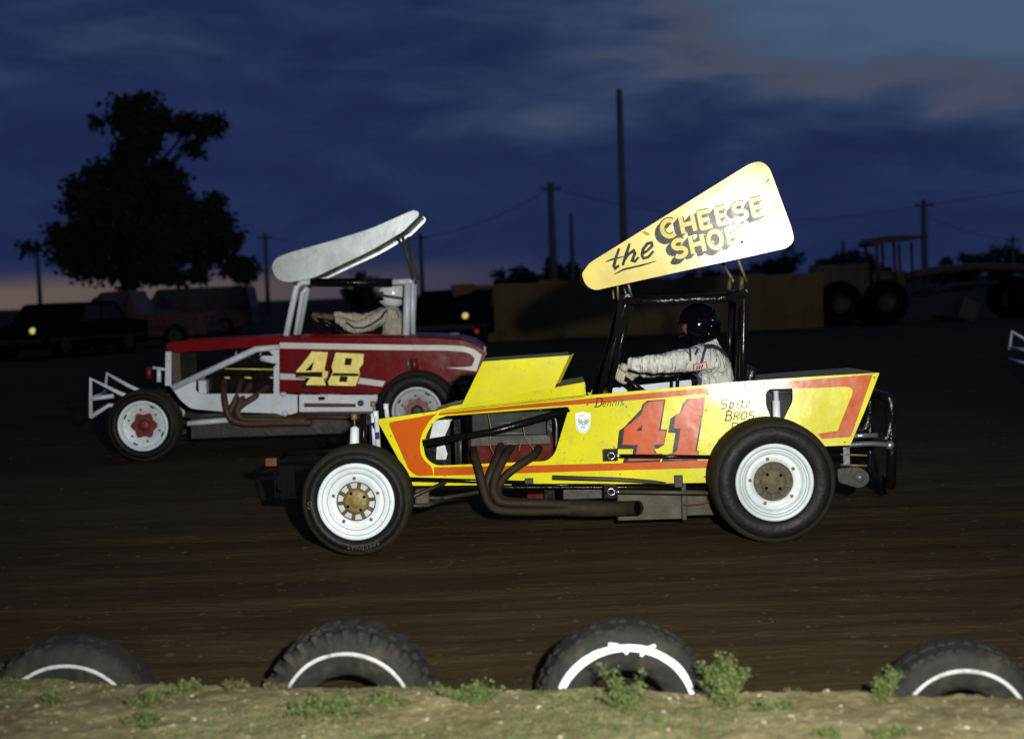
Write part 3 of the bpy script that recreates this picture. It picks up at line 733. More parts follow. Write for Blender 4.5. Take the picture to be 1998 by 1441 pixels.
# four primary pipes swept down, out and back
ex = MB().tube([Y.P(*p) for p in [(922, 872, .73), (927, 892, .56), (936, 922, .47), (944, 955, .45), (953, 980, .45), (972, 994, .45), (1005, 997, .45), (1060, 997, .45), (1118, 996, .45)]], .0265, 12, 6).build('exhaust_header', 'exhaust', yr)
YT('exhaust_pipe', [(980, 858, .73), (971, 890, .57), (957, 922, .50), (950, 948, .49), (955, 972, .50), (975, 988, .51), (1060, 990, .51), (1118, 990, .50)], .0265, 'exhaust', 6, 12, ex)
YT('exhaust_pipe', [(1000, 866, .73), (986, 890, .55), (970, 922, .46), (963, 950, .45), (968, 970, .45), (985, 980, .45), (1050, 982, .45), (1118, 985, .46)], .0265, 'exhaust', 6, 12, ex)
YT('exhaust_pipe', [(1052, 872, .73), (1042, 888, .57), (1012, 908, .50), (985, 930, .49), (972, 955, .50), (985, 975, .52), (1050, 980, .52), (1118, 985, .50)], .0265, 'exhaust', 6, 12, ex)
YT('collector', [(1108, 990, .475), (1140, 991, .47), (1185, 992, .45), (1222, 991, .40), (1246, 990, .33)], [.054, .054, .050, .046, .045], 'exhaust', 5, 16, ex, False)
p0, p1 = Y.P(1236, 990.5, .365), Y.P(1240, 990.3, .350)
MB().tube([p0, p1], .0435, 16).build('tailpipe_bore', 'hole_black', ex)
ybox('side_shield', (1204, 962), (1331, 1012), .52, .55, 'tan_metal', .006)
ybox('side_shield', (1338, 950), (1402, 1004), .54, .57, 'tan_metal', .006)
ybox('side_shield', (1098, 950), (1175, 972), .56, .58, 'dark_metal', .004)
ybox('frame_upright', (1329, 932), (1341, 1014), .49, .53, 'dark_metal', .004)
ybox('gearbox', (1028, 964), (1062, 984), .60, 1.0, 'engine_red', .01)
ybox('frame_upright', (1060, 922), (1084, 984), .56, .62, 'black_metal', .004)
YT('lower_rail', [(798, 934, .50), (1024, 941, .50)], .013, 'black_metal')
ybox('rail_clamp', (1024, 934), (1041, 946), .485, .53, 'dark_metal', .003)
YT('lower_rail', [(806, 952, .55), (1000, 950, .55), (1200, 950, .55), (1400, 952, .52)], .016, 'black_metal')
YT('torsion_bar', [(1078, 931, .47), (1200, 935, .47), (1318, 942, .45)], .015, 'tan_metal')
YT('torsion_bar', [(1000, 946, .47), (1190, 946, .47)], .010, 'black_metal')
ybox('torsion_clamp', (1315, 927), (1333, 951), .42, .48, 'dark_metal', .006)
for (bx0, by0, bx1, by1, ry, ex_) in ((1177, 876, 1206, 898, 889, 1410), (1178, 946, 1206, 972, 959, 1410)):
    br = ybox('radius_rod_bracket', (bx0, by0), (bx1, by1), .40, .425, 'black_metal', .003)
    c_ = Y.P(1192.5, ry, .39)
    MB().lathe([(.0165, 0), (.018, -.006), (.022, -.008), (.0255, 0), (.022, .008), (.018, .006)], c_, 20, 'Y', True).build('rod_end', 'chrome', br)
    YT('radius_rod', [(1199, ry, .39), (1214, ry + .5, .39)], .007, 'chrome', parent=br)
    YT('radius_rod', [(1210, ry, .39), (ex_, ry + 2.5, .37)], .0125, 'black_metal' if ry < 920 else 'tan_metal', parent=br)
YT('brake_line', [(1335, 985, .48), (1370, 982, .46), (1398, 972, .44)], .005, 'rust', 5, 6)
# front axle, steering, springs
MB().tube([(fw.x, .22, .30), (fw.x, 1.48, .30)], .03, 12).build('front_axle', 'dark_metal', yr)
MB().tube([(rw.x, .30, RRAD), (rw.x, 1.40, RRAD)], .045, 14).sphere((rw.x, .85, RRAD), (.16, .15, .16)).build('rear_axle', 'dark_metal', yr)
for sgn in (0, 1):
    for pts in ([(700, 965, .34), (860, 972, .50), (960, 955, .60)], [(790, 975, .32), (842, 952, .48), (870, 940, .50)], [(705, 990, .36), (835, 985, .40), (880, 968, .55)]):
        q = [Y.P(*p) for p in pts]
        MB().tube([mir(v) for v in q] if sgn else q, .014, 8).build('steering_link', 'dark_metal', yr)
ybox('brake_caliper', (808, 955), (838, 990), .44, .52, 'tan_metal', .015)
for sgn in (0, 1):
    f_ = (lambda v: mir(v)) if sgn else (lambda v: v)
    sh = MB().tube([f_(Y.P(691, 905, .36)), f_(Y.P(691.5, 866, .36)), f_(Y.P(692, 835, .36)), f_(Y.P(692, 831, .36))], [.029, .029, .027, .010], 16).build('front_shock', 'white_wheel', yr)
    MB().tube([f_(Y.P(692, 832, .36)), f_(Y.P(691, 806, .36))], .006, 8).tube([f_(Y.P(691, 818, .36)), f_(Y.P(691, 807, .36))], .020, 10).build('shock_top', 'hub_brass', sh)
    MB().tube([f_(Y.P(710, 900, .44)), f_(Y.P(709, 806, .44))], .020, 10).build('shock_tower', 'black_metal', yr)
    sp = MB().tube([f_(Y.P(733, 801, .56)), f_(Y.P(733, 812, .56)), f_(Y.P(734, 813, .56)), f_(Y.P(738, 872, .54))], [.018, .018, .016, .016], 12).build('steering_damper', 'white_wheel', yr)
    MB().tube([f_(Y.P(735.5, 843, .535)), f_(Y.P(736.5, 856, .532))], .0145, 10).build('damper_band', 'suit_blue', sp)
# front bumper
nb = MB().tube([Y.P(524, 901, .62), Y.P(560, 898, .62), Y.P(640, 893, .62), Y.P(760, 890, .66)], .016, 10).tube([Y.P(536, 905, .62), Y.P(537, 968, .62), Y.P(640, 955, .64), Y.P(800, 930, .66)], .012, 10)
nb.tube([mir(Y.P(524, 901, .62)), mir(Y.P(640, 893, .62)), mir(Y.P(760, 890, .66))], .016, 10)
nb.tube([Y.P(530, 901, .62), mir(Y.P(530, 901, .62))], .016, 10).tube([Y.P(537, 966, .62), mir(Y.P(537, 966, .62))], .012, 10)
fb = nb.build('front_bumper', 'matte_black', yr)
ybox('bumper_end', (517, 894), (540, 909), .595, .64, 'rust', .006, fb)
ybox('bumper_plate', (545, 908), (577, 972), .63, .64, 'matte_black', .003, fb)
# rear shock, torsion arms, push bumper
p0, p1 = Y.P(1514, 762, .42), Y.P(1516, 846, .40)
rs = MB().tube([p0, p0.lerp(p1, .22), p0.lerp(p1, .23), p1], [.016, .016, .0235, .0245], 14).build('rear_shock', 'white_wheel', yr)
MB().tube([Y.P(1505, 763, .44), Y.P(1546, 767, .48)], .006, 8).build('shock_bracket', 'steel', rs)
ybox('shock_bay', (1486, 748), (1556, 840), .52, .53, 'grey_metal', .001)
ybox('shock_bay', (1486, 748), (1556, 760), .44, .52, 'black_metal', .001)
YT('bumper_tube', [(1655, 850, .48), (1712, 849, .48)], .016, 'chrome')
YT('bumper_tube', [(1650, 868, .46), (1700, 865, .46), (1738, 868, .48)], .017, 'steel', 4)
MB().sphere(Y.P(1736, 868, .46), .028).build('bumper_knob', 'chrome', yr)
ybox('spring_strap', (1645, 872), (1659, 906), .46, .475, 'steel', .003)
pts = fillet([(1634, 915, 4), (1676, 909, 12), (1697, 925, 14), (1694, 944, 14), (1676, 952, 8), (1636, 940, 4)], 4)
tp = MB().prism([Y.loop(pts, (.47, 0, 0))], (0, .02, 0)).build('torsion_arm', 'dark_metal', yr)
MB().lathe([(.034, .005), (.032, -.006), (.022, -.008), (.020, -.014), (0, -.016)], Y.P(1678, 931, .465), 18).build('arm_bolt', 'steel', tp)
for py in (888, 908): YT('arm_stud', [(1640, py - 2, .47), (1692, py, .44)], .006, 'hub_brass', parent=tp)
for sg in (0, 1):
    q = [Y.P(*p) for p in [(1700, 850, .55), (1728, 856, .55), (1738, 820, .55), (1738, 782, .56), (1728, 774, .6), (1728, 774, .84)]]
    q2 = [Y.P(*p) for p in [(1735, 800, .55), (1740, 870, .55), (1738, 946, .56), (1738, 946, .84)]]
    f_ = mir if sg else (lambda v: v)
    MB().tube([f_(v) for v in q], .032, 12, 5).tube([f_(v) for v in q2], .032, 12).build('push_bumper', 'black_pad', yr)

# roll cage
def cage(name, mats, segs, car, parent, mirror):
    out_ = []
    for pts, r, mat, sm in segs:
        v = [car.P(*p) for p in pts]
        for sg in (0, 1):
            q = [mirror(x) for x in v] if sg else v
            out_.append(MB().tube(q, r, 12, sm).build(name, mat, parent))
    return out_
cage('cage_bar', None, [
    ([(1166, 778, .60), (1196, 680, .60), (1218, 600, .58), (1226, 582, .57)], [.021, .021, .026, .026], 'black_metal', 0),
    ([(1187, 770, .63), (1209, 680, .62), (1228, 600, .57)], .018, 'black_metal', 0),
    ([(1222, 588, .56), (1300, 586, .56), (1400, 582, .56), (1456, 578, .56)], .027, 'black_pad', 0),
    ([(1449, 800, .55), (1450, 680, .55), (1452, 585, .56), (1446, 566, .58)], [.024, .024, .028, .026], 'black_metal', 0),
    ([(1440, 740, .62), (1446, 600, .60)], .018, 'black_metal', 0),
], Y, yr, mir)
pts = [(1425, 579), (1452, 562), (1466, 580), (1462, 600), (1440, 596)]
MB().prism([Y.loop(pts, (.535, 0, 0))], (0, .02, 0)).build('cage_gusset', 'matte_black', yr)
pts = [(1208, 576), (1232, 572), (1238, 600), (1216, 650), (1196, 660)]
MB().prism([Y.loop(pts, (.56, 0, 0))], (0, .015, 0)).build('cage_gusset', 'matte_black', yr)
for (px, py) in ((1226, 582), (1452, 572)):
    p = Y.P(px, py, .56); MB().tube([p, mir(p)], .026, 12).build('cage_bar', 'black_metal', yr)
# seat and steering
sx = Y.P(1440, 740, .85)
MB().box((sx.x + .02, .85, .72), (.06, .44, .62), Matrix.Rotation(R(8), 3, 'Y'), .02).box((sx.x - .2, .85, .44), (.44, .42, .06), None, .02).build('seat', 'black_pad', yr)
STC = Y.P(1240, 752, .80)
st = MB()
Mst = Matrix.Rotation(R(-52), 3, 'Y')
ringp = [STC + Mst @ Vector((0, .165 * math.cos(2 * math.pi * k / 32), .165 * math.sin(2 * math.pi * k / 32))) for k in range(33)]
st.tube(ringp, .015, 8, caps=False)
for k in range(3):
    a_ = R(90) + k * R(120)
    st.tube([STC, STC + Mst @ Vector((0, .16 * math.cos(a_), .16 * math.sin(a_)))], .008, 6)
st.tube([STC, STC + Mst @ Vector((-.45, 0, 0))], .014, 8)
st.build('steering_wheel', 'black_metal', yr)
YT('shift_lever', [(1321, 775, .58), (1322, 740, .58), (1321, 731, .58)], .012, 'black_metal')
MB().sphere(Y.P(1180, 766, .66), (.05, .05, .035)).build('fuel_filter', 'dark_metal', yr)

# the wing: two end plates, foil between their lower edges, struts
WP = (0.585, -0.105, -0.015)
plate = fillet([(1135, 534, 6), (1150, 513, 14), (1463, 319, 20), (1484, 314, 10), (1501, 326, 12), (1546, 448, 16), (1550, 470, 10), (1536, 484, 14), (1190, 560, 10), (1160, 567, 14), (1142, 556, 10)], 6)
lowedge = [(1160, 565), (1300, 535), (1420, 510), (1535, 485)]
def wm(p): return Vector((p.x, YW - p.y, p.z))
le = Y.loop(lowedge, WP)
M = MB()
for i in range(3):
    up_ = Vector((0, 0, .006))
    M.quad(le[i] + up_, le[i + 1] + up_, wm(le[i + 1]) + up_, wm(le[i]) + up_)
    M.quad(le[i] + up_ * 2, le[i + 1] + up_ * 2, wm(le[i + 1]) + up_ * 2, wm(le[i]) + up_ * 2)
wing = M.build('wing', 'pink_under', yr, fix=False)
MB().prism([Y.loop(plate, WP)], (0, .006, 0)).build('end_plate', 'wing_gold', wing)
MB().prism([[wm(p) for p in Y.loop(plate, WP)]], (0, -.006, 0)).build('end_plate', 'pink_under', wing)
c13, s13 = math.cos(R(13.6)), math.sin(R(13.6))
def wtext(txt, org, h, wd, tr): return text_strokes(txt, org, (wd * c13, -wd * s13), (-h * s13 * .9, -h * c13), tr)
chs = wtext('CHEESE', (1295, 465), 33, 39, .20)
shp = wtext('SHOP', (1316, 504), 34, 38, .20)
for T_ in (chs, shp):
    for k, off in enumerate(((-9, 10), (-7, 8), (-5, 5.5), (-2.5, 3))):
        strokes_mesh(Y, T_, 11, WP, .0020 + k * .0002 + (.004 if T_ is shp else 0) * 0, 'letter_shadow', 'wing_ink', wing, off)
strokes_mesh(Y, chs, 13.0, WP, .0045, 'letter_outline', 'wing_ink', wing)
strokes_mesh(Y, shp, 13.0, WP, .0045, 'letter_outline', 'wing_ink', wing)
strokes_mesh(Y, chs, 8.6, WP, .0075, 'lettering', 'wing_letter', wing)
strokes_mesh(Y, shp, 8.6, WP, .0075, 'lettering', 'wing_letter', wing)
def Z1(p): return (1180 + p[0] / 5.876, 350 + p[1] / 5.876)
the = [[(165, 790), (130, 890), (105, 990), (120, 1020), (165, 985)], [(285, 735), (245, 860), (205, 985)], [(222, 930), (270, 860), (330, 815), (345, 850), (315, 930), (345, 940), (390, 890)],
       [(425, 860), (490, 815), (545, 760), (535, 725), (490, 735), (440, 800), (425, 870), (445, 905), (500, 890), (560, 820)]]
strokes_mesh(Y, [[Z1(p) for p in s_] for s_ in the], 6.4, WP, .003, 'lettering', 'wing_ink', wing, taper=.75)
strokes_mesh(Y, [[Z1(p) for p in ((10, 945), (90, 915), (230, 880))]], 4.0, WP, .004, 'lettering', 'wing_ink', wing, taper=.4)
strokes_mesh(Y, [[Z1(p) for p in ((108, 1088), (220, 1030), (400, 990), (592, 936))]], 5.2, WP, .003, 'lettering', 'wing_ink', wing, taper=.3)
for q in (((430, 600), (500, 645)), ((450, 595), (515, 632)), ((1870, 30), (1885, -20)), ((1850, 40), (1868, 0))):
    strokes_mesh(Y, [[Z1(p) for p in q]], 1.6, WP, .003, 'lettering', 'wing_ink', wing)
MB().lathe([(.010, .001), (.009, -.002), (0, -.003)], Y.P(1447.5, 472, WP[0] - .002, *WP[1:]), 10).build('bolt', 'hub_dirt', wing)
for pts, r, mt in (([(1440, 506, .45), (1457, 550, .55)], .009, 'hub_brass'), ([(1446, 566, .56), (1448, 540, .55)], .016, 'tan_metal'), ([(1205, 556, .50), (1206, 585, .55)], .007, 'hub_brass'), ([(1226, 554, .52), (1232, 578, .56)], .010, 'steel')):
    v = [Y.P(*p) for p in pts]
    MB().tube(v, r, 8).build('wing_strut', mt, wing); MB().tube([mir(x) for x in v], r, 8).build('wing_strut', mt, wing)

# ------------------------------------------------------------------ people
def skin_mesh(name, V, E, Rr, mat, parent, sub=2, root=0):
    me = bpy.data.meshes.new(name); me.from_pydata([tuple(v) for v in V], E, [])
    ob = bpy.data.objects.new(name, me); C.objects.link(ob); ob.parent = parent
    md = ob.modifiers.new('Skin', 'SKIN'); md.use_smooth_shade = True; md.branch_smoothing = 0.6
    sk = me.skin_vertices[0].data
    for i, r in enumerate(Rr):
        sk[i].radius = r if isinstance(r, tuple) else (r, r); sk[i].use_root = (i == root)
    s_ = ob.modifiers.new('Sub', 'SUBSURF'); s_.levels = sub; s_.render_levels = sub
    me.materials.append(MATS[mat]); return ob
def chain(Vs):
    return [(i, i + 1) for i in range(len(Vs) - 1)]
def helmet(parent, c, shell, facing_tilt, strap=None):
    """shell open at the face (towards -x)"""
    M = MB(); seg, rings = 40, 26; rx, ry, rz = .142, .122, .146
    idx = {}; vs = []; fs = []
    Rt = Matrix.Rotation(facing_tilt, 3, 'Y')
    for i in range(rings + 1):
        th = math.pi * .86 * i / rings
        for k in range(seg):
            ph = 2 * math.pi * k / seg
            q = Vector((rx * math.sin(th) * math.cos(ph), ry * math.sin(th) * math.sin(ph), rz * math.cos(th)))
            if q.x < 0 and q.z < 0: q.x *= 1.08
            vs.append(Vector(c) + Rt @ q)
    for i in range(rings):
        th = 90 - math.degrees(math.pi * .86 * (i + .5) / rings)
        for k in range(seg):
            ph = math.degrees(2 * math.pi * (k + .5) / seg) - 180
            if abs(ph) < 50 and -30 < th < 8: continue
            fs.append((i * seg + k, (i + 1) * seg + k, (i + 1) * seg + (k + 1) % seg, i * seg + (k + 1) % seg))
    h = M.add(vs, fs, True).build('helmet', shell, parent, fix=False)
    sd = h.modifiers.new('Solid', 'SOLIDIFY'); sd.thickness = .012; sd.offset = -1
    # head inside: face with nose, brow, eyes and mouth
    f = MB(); f.sphere((0, 0, 0), (.108, .086, .122), 28, 20)
    out_ = []
    for (x, y, z) in f.v:
        if x < -.05:
            x -= .026 * math.exp(-((y / .014) ** 2 + ((z + .012) / .020) ** 2))      # nose
            x -= .008 * math.exp(-((z - .028) / .008) ** 2) * (abs(y) < .06)          # brow
            x += .012 * math.exp(-(((abs(y) - .032) / .014) ** 2 + ((z - .012) / .011) ** 2))  # eye sockets
            x += .005 * math.exp(-((z + .052) / .006) ** 2 - (y / .03) ** 2)          # mouth line
        out_.append(tuple(Vector(c) + Rt @ Vector((x + .012, y, z - .006))))
    f.v = out_; f.build('face', 'skin', parent)
    for sy in (-1, 1):
        MB().sphere(Vector(c) + Rt @ Vector((-.078, sy * .032, .007)), .012, 12, 8).build('eye', 'eye', parent)
    for k, (ax, el) in enumerate(((118, -2), (112, -22), (124, 12))):
        q = Vector((rx * math.cos(R(el)) * math.cos(R(ax + 180)) * -1 * -1, -ry * math.cos(R(el)) * math.sin(R(ax)), rz * math.sin(R(el))))
        MB().sphere(Vector(c) + Rt @ (q * 1.01), .006, 10, 8).build('helmet_stud', 'chrome', parent)
    return h
def hand(parent, wrist, grip, tang, mat, s=1.0):
    """a gloved left hand closing round a rim at `grip`; tang is the rim direction"""
    w, g_, t = Vector(wrist), Vector(grip), Vector(tang).normalized()
    d = (g_ - w).normalized(); n = d.cross(t).normalized()
    V, E, Rr = [], [], []
    def addc(pts, rs):
        b = len(V); V.extend(pts); Rr.extend(rs); E.extend((b + i, b + i + 1) for i in range(len(pts) - 1)); return b
    k = g_ - d * .035 - n * .022
    addc([w, w.lerp(k, .5), k], [(.042, .034), (.052, .032), (.054, .028)])
    skin_mesh('palm', V, E, Rr, mat, parent)
    for i in range(4):
        off = t * (.030 - .020 * i); ln = (.9, 1.0, .96, .8)[i]
        p0 = k + off - d * .01; 
        pts = [p0, g_ + off - n * .030 + d * .018 * ln, g_ + off + d * .036 * ln - n * .004, g_ + off + n * .026 * ln + d * .022, g_ + off + n * .028 - d * .004]
        skin_mesh('finger', pts, chain(pts), [.0150, .0150, .0140, .013, .0115], mat, parent, 1)
    b = w.lerp(k, .45) + t * .030
    pts = [b, b + d * .025 + t * .018 + n * .012, g_ - d * .018 + t * .036 + n * .022, g_ + d * .008 + t * .030 + n * .034]
    skin_mesh('thumb', pts, chain(pts), [.018, .0175, .015, .012], mat, parent, 1)
def driver(car, base, J, suit, gmat, shell, label, tilt):
    """J: joint positions in car space"""
    root = empty('person', car.o + car.R @ Vector(base), car.root.rotation_euler.z)
    tag(root, label, 'person')
    B = Vector(base); j = {k: Vector(v) - B for k, v in J.items()}
    V = [j['pelvis'], j['waist'], j['chest'], j['uchest'], j['neck'], j['headb'],
         j['shL'], j['elL1'], j['elL'], j['foL'], j['wrL'], j['shR'], j['elR'], j['wrR'],
         j['hipL'], j['knL'], j['anL'], j['toL'], j['hipR'], j['knR'], j['anR'], j['toR']]
    E = [(0, 1), (1, 2), (2, 3), (3, 4), (4, 5), (3, 6), (6, 7), (7, 8), (8, 9), (9, 10), (3, 11), (11, 12), (12, 13),
         (0, 14), (14, 15), (15, 16), (16, 17), (0, 18), (18, 19), (19, 20), (20, 21)]
    Rr = [(.17, .19), (.17, .19), (.165, .185), (.12, .15), .062, .055, .094, .078, .066, .058, .036, .094, .068, .044,
          .092, .070, .050, .042, .092, .070, .050, .042]
    body = skin_mesh('body', V, E, Rr, suit, root, 3)
    tx = bpy.data.textures.new('folds', 'CLOUDS'); tx.noise_scale = .055; tx.noise_depth = 2
    tx2 = bpy.data.textures.new('creases', 'CLOUDS'); tx2.noise_scale = .028; tx2.noise_depth = 1
    dm = body.modifiers.new('Creases', 'DISPLACE'); dm.texture = tx2; dm.strength = .010; dm.mid_level = .5; dm.texture_coords = 'LOCAL'
    dm = body.modifiers.new('Folds', 'DISPLACE'); dm.texture = tx; dm.strength = .026; dm.mid_level = .5; dm.texture_coords = 'LOCAL'
    helmet(root, j['head'], shell, tilt)
    if car is Y: hand(root, j['wrL'], j['gripL'], j['tanL'], gmat)
    else: hand(root, j['wrL'], j['gripL'], j['tanL'], gmat)
    hand(root, j['wrR'], j['gripR'], j['tanR'], gmat)
    return root, body, B
def wrap_strip(car, name, pts, w, body, B, root, mat, y, off=.004, steps=8):
    """cloth strip laid over the body: pts in pixels at depth plane y"""
    P = []
    for i in range(len(pts) - 1):
        for k in range(steps):
            t = k / steps; P.append((pts[i][0] * (1 - t) + pts[i + 1][0] * t, pts[i][1] * (1 - t) + pts[i + 1][1] * t))
    P.append(pts[-1]); Lf, Rf = ribbon2d(P, w)
    M_ = [((a[0] + b[0]) / 2, (a[1] + b[1]) / 2) for a, b in zip(Lf, Rf)]
    vs = [car.P(q[0], q[1], y) - B for q in list(Lf) + M_ + list(Rf)]; n = len(Lf)
    fs = [(i + o_ * n, i + 1 + o_ * n, i + 1 + (o_ + 1) * n, i + (o_ + 1) * n) for o_ in (0, 1) for i in range(n - 1)]
    ob = MB().add(vs, fs, True).build(name, mat, root, fix=False)
    sw = ob.modifiers.new('Wrap', 'SHRINKWRAP'); sw.target = body; sw.wrap_method = 'PROJECT'
    sw.use_project_y = True; sw.use_positive_direction = True; sw.use_negative_direction = True; sw.offset = off
    sw.wrap_mode = 'ABOVE_SURFACE' if hasattr(sw, 'wrap_mode') else sw.wrap_mode
    return ob
yc = .85
px = lambda x, y, d: Y.P(x, y, d)
rimL = STC + Mst @ Vector((0, -.12, .112)); rimR = STC + Mst @ Vector((0, .14, .085))
tL = Mst @ Vector((0, .68, .73)); tR = Mst @ Vector((0, -.5, .86))
pelv = Vector((px(1405, 800, yc).x, yc, .56))
J = dict(pelvis=pelv, waist=(pelv.x + .0, yc, .70), chest=px(1399, 728, yc), uchest=px(1396, 692, yc), neck=px(1384, 664, yc), headb=px(1372, 640, yc), head=px(1364, 634, yc),
         shL=px(1366, 698, .66), elL1=px(1322, 704, .62), elL=px(1288, 710, .60), foL=px(1252, 711, .62), wrL=px(1222, 709, .66),
         shR=px(1380, 692, 1.05), elR=px(1310, 716, 1.10), wrR=rimR + Vector((.09, .03, .03)),
         gripL=rimL, tanL=tL, gripR=rimR, tanR=tR,
         hipL=pelv + Vector((-.10, -.10, -.02)), knL=pelv + Vector((-.46, -.13, .06)), anL=pelv + Vector((-.82, -.12, -.12)), toL=pelv + Vector((-.95, -.12, -.04)),
         hipR=pelv + Vector((-.10, .10, -.02)), knR=pelv + Vector((-.46, .13, .06)), anR=pelv + Vector((-.82, .12, -.12)), toR=pelv + Vector((-.95, .12, -.04)))
base = (pelv.x, yc, .47)
for k in ('tanL', 'tanR'): J[k] = Vector(J[k]) + Vector(base)
d1, body1, B1 = driver(Y, base, J, 'suit', 'glove', 'helmet_black', 'driver in white suit with blue stripes and dark full-face helmet gripping the wheel', R(0))
wrap_strip(Y, 'suit_stripe', [(1384, 676), (1377, 690), (1370, 712), (1366, 738), (1365, 752)], 5.5, body1, B1, d1, 'suit_blue', .5)
wrap_strip(Y, 'suit_stripe', [(1366, 682), (1359, 694)], 4.5, body1, B1, d1, 'suit_blue', .5)
wrap_strip(Y, 'harness_strap', [(1383, 680), (1398, 679), (1414, 686), (1430, 700)], 7, body1, B1, d1, 'strap', .5, .007)
wrap_strip(Y, 'harness_strap', [(1349, 681), (1349, 705)], 4.0, body1, B1, d1, 'strap', .5, .006)
wrap_strip(Y, 'suit_patch', [(1354, 717), (1368, 716), (1383, 712)], 14, body1, B1, d1, 'patch_red', .5, .006, 5)
wrap_strip(Y, 'suit_patch_centre', [(1357, 717), (1368, 716), (1380, 713)], 10, body1, B1, d1, 'patch_white', .5, .009, 5)
for k in range(3):
    wrap_strip(Y, 'suit_patch_mark', [(1361 + 5 * k, 720 - k), (1363 + 5 * k, 713 - k)], 2.4, body1, B1, d1, 'ink', .5, .012, 3)

# ------------------------------------------------------------------ the red car
RDEP = 13.0
o = at_depth(284, 899, RDEP)
RG = gz(o.x + 1.2, RDEP + .8, False)
D_ = Car('dirt_track_race_car', (o.x, RDEP, RG), R(0.0))
rr_ = D_.root
tag(rr_, 'dark red race car with gold number 48, white frame and white curved wing', 'race car')
fw2 = D_.P(278, 829, 0.0); rw2 = D_.P(813, 797, 0.0)
F2, R2 = fw2.z, rw2.z
F2 = 0.335; R2 = 0.375
wheel(rr_, fw2.x, 0.0, F2, F2, .26, 1, 'rf', .2); wheel(rr_, rw2.x, 0.0, R2, R2, .34, 1, 'rr', .1)
wheel(rr_, fw2.x, YW, F2, F2, .26, -1, 'rf', .6); wheel(rr_, rw2.x, YW, R2, R2, .34, -1, 'rr', .4)
RB = (0.42, -0.02, 0.0)
def Z8(p): return (320 + p[0] / 4.541, 640 + p[1] / 4.541)
def Z5(p): return (500 + p[0] / 3.132, 390 + p[1] / 3.132)
def rpanel(name, pts, pl, mat, parent, th=.006, both=True, holes=()):
    a = MB().prism([D_.loop(l, pl) for l in [pts, *holes]], (0, th, 0)).build(name, mat, parent)
    if both: MB().prism([[mir(p) for p in D_.loop(l, pl)] for l in [pts, *holes]], (0, -th, 0)).build(name, mat, parent)
    return a
def RT(name, pts, r, mat, smooth=0, seg=10, parent=None, both=False, caps=True):
    v = [D_.P(*p) for p in pts]
    ob = MB().tube(v, r, seg, smooth, caps).build(name, mat, parent or rr_)
    if both: MB().tube([mir(x) for x in v], r, seg, smooth, caps).build(name, mat, parent or rr_)
    return ob
def rbox(name, p0, p1, y0, y1, mat, bev=.006, parent=None):
    a = D_.P(p0[0], p0[1], y0); b = D_.P(p1[0], p1[1], y0)
    return MB().box(((a.x + b.x) / 2, (y0 + y1) / 2, (a.z + b.z) / 2), (abs(b.x - a.x), abs(y1 - y0), abs(b.z - a.z)), None, bev).build(name, mat, parent or rr_)
# rear bodywork as a rounded shell: side, soft shoulder, deck
side = [(546, 659), (620, 658.5), (700, 658.5), (787, 659), (850, 660), (899, 664), (925, 671), (944, 684), (946, 697), (938, 715), (921, 741), (881, 743), (840, 752), (790, 762), (736, 767), (640, 766.5), (546, 765)]
rs = rpanel('body_panel', side, RB, 'red_paint', rr_)
topl = side[:8]
a = D_.loop(topl, RB); M = MB()
lay = [(0, 0), (.03, .020), (.08, .030)]
for i in range(len(a) - 1):
    for k in range(2):
        q0, q1 = Vector((0, lay[k][0], lay[k][1])), Vector((0, lay[k + 1][0], lay[k + 1][1]))
        M.add([a[i] + q0, a[i + 1] + q0, a[i + 1] + q1, a[i] + q1], [(0, 1, 2, 3)], True)
        M.add([mir(a[i] + q0), mir(a[i + 1] + q0), mir(a[i + 1] + q1), mir(a[i] + q1)], [(0, 1, 2, 3)], True)
for i in range(3, len(a) - 1):
    q1 = Vector((0, .08, .03)); M.quad(a[i] + q1, a[i + 1] + q1, mir(a[i + 1] + q1), mir(a[i] + q1))
M.build('deck', 'red_paint', rr_)
# flared bulge over the rear wheel
b0 = D_.P(868, 700, .40)
MB().sphere(b0, (.30, .035, .055), 24, 14).sphere(D_.P(815, 700, .41), (.12, .03, .05), 20, 12).build('body_bulge', 'red_paint', rs)
tail = D_.loop([(946, 690), (938, 715), (921, 741)], RB); M = MB()
for i in range(2): M.quad(tail[i], tail[i + 1], mir(tail[i + 1]), mir(tail[i]))
M.build('tail_panel', 'red_paint', rr_, fix=False)
# painted bands and number
decal(D_, 'stripe', [[(546, 668), (660, 670), (787, 672.5), (870, 673), (905, 675), (925, 681), (940, 692), (934, 710), (930, 724), (905, 721), (870, 717), (905, 716), (921, 714), (925, 704), (926, 698), (918, 690), (905, 686), (870, 683.5), (787, 683), (660, 681.5), (546, 679.5)]], 'stripe_white', RB, rs)
decal(D_, 'stripe', [[(546, 728), (600, 731), (650, 733), (698, 736), (752, 743.5), (746, 754), (698, 748), (650, 744), (600, 741), (546, 740)]], 'stripe_white', RB, rs)
g4 = [(340, 925), (438, 930), (416, 1042), (440, 1048), (432, 1086), (412, 1092), (425, 1132), (303, 1130), (322, 1096), (335, 1086), (255, 1080), (243, 1045), (262, 1025)]
g4h = [(352, 985), (338, 1042), (298, 1042)]
g8 = [(485, 932), (658, 940), (652, 1002), (628, 1030), (634, 1062), (606, 1136), (445, 1132), (438, 1110), (470, 1050), (460, 1018)]
g8a = [(545, 965), (586, 967), (578, 1010), (538, 1008)]; g8b = [(512, 1076), (560, 1078), (553, 1112), (506, 1110)]
sh4 = [(328, 922), (440, 926), (422, 1040), (446, 1046), (436, 1092), (420, 1096), (430, 1138), (275, 1146), (280, 1120), (302, 1090), (240, 1084), (238, 1040)]
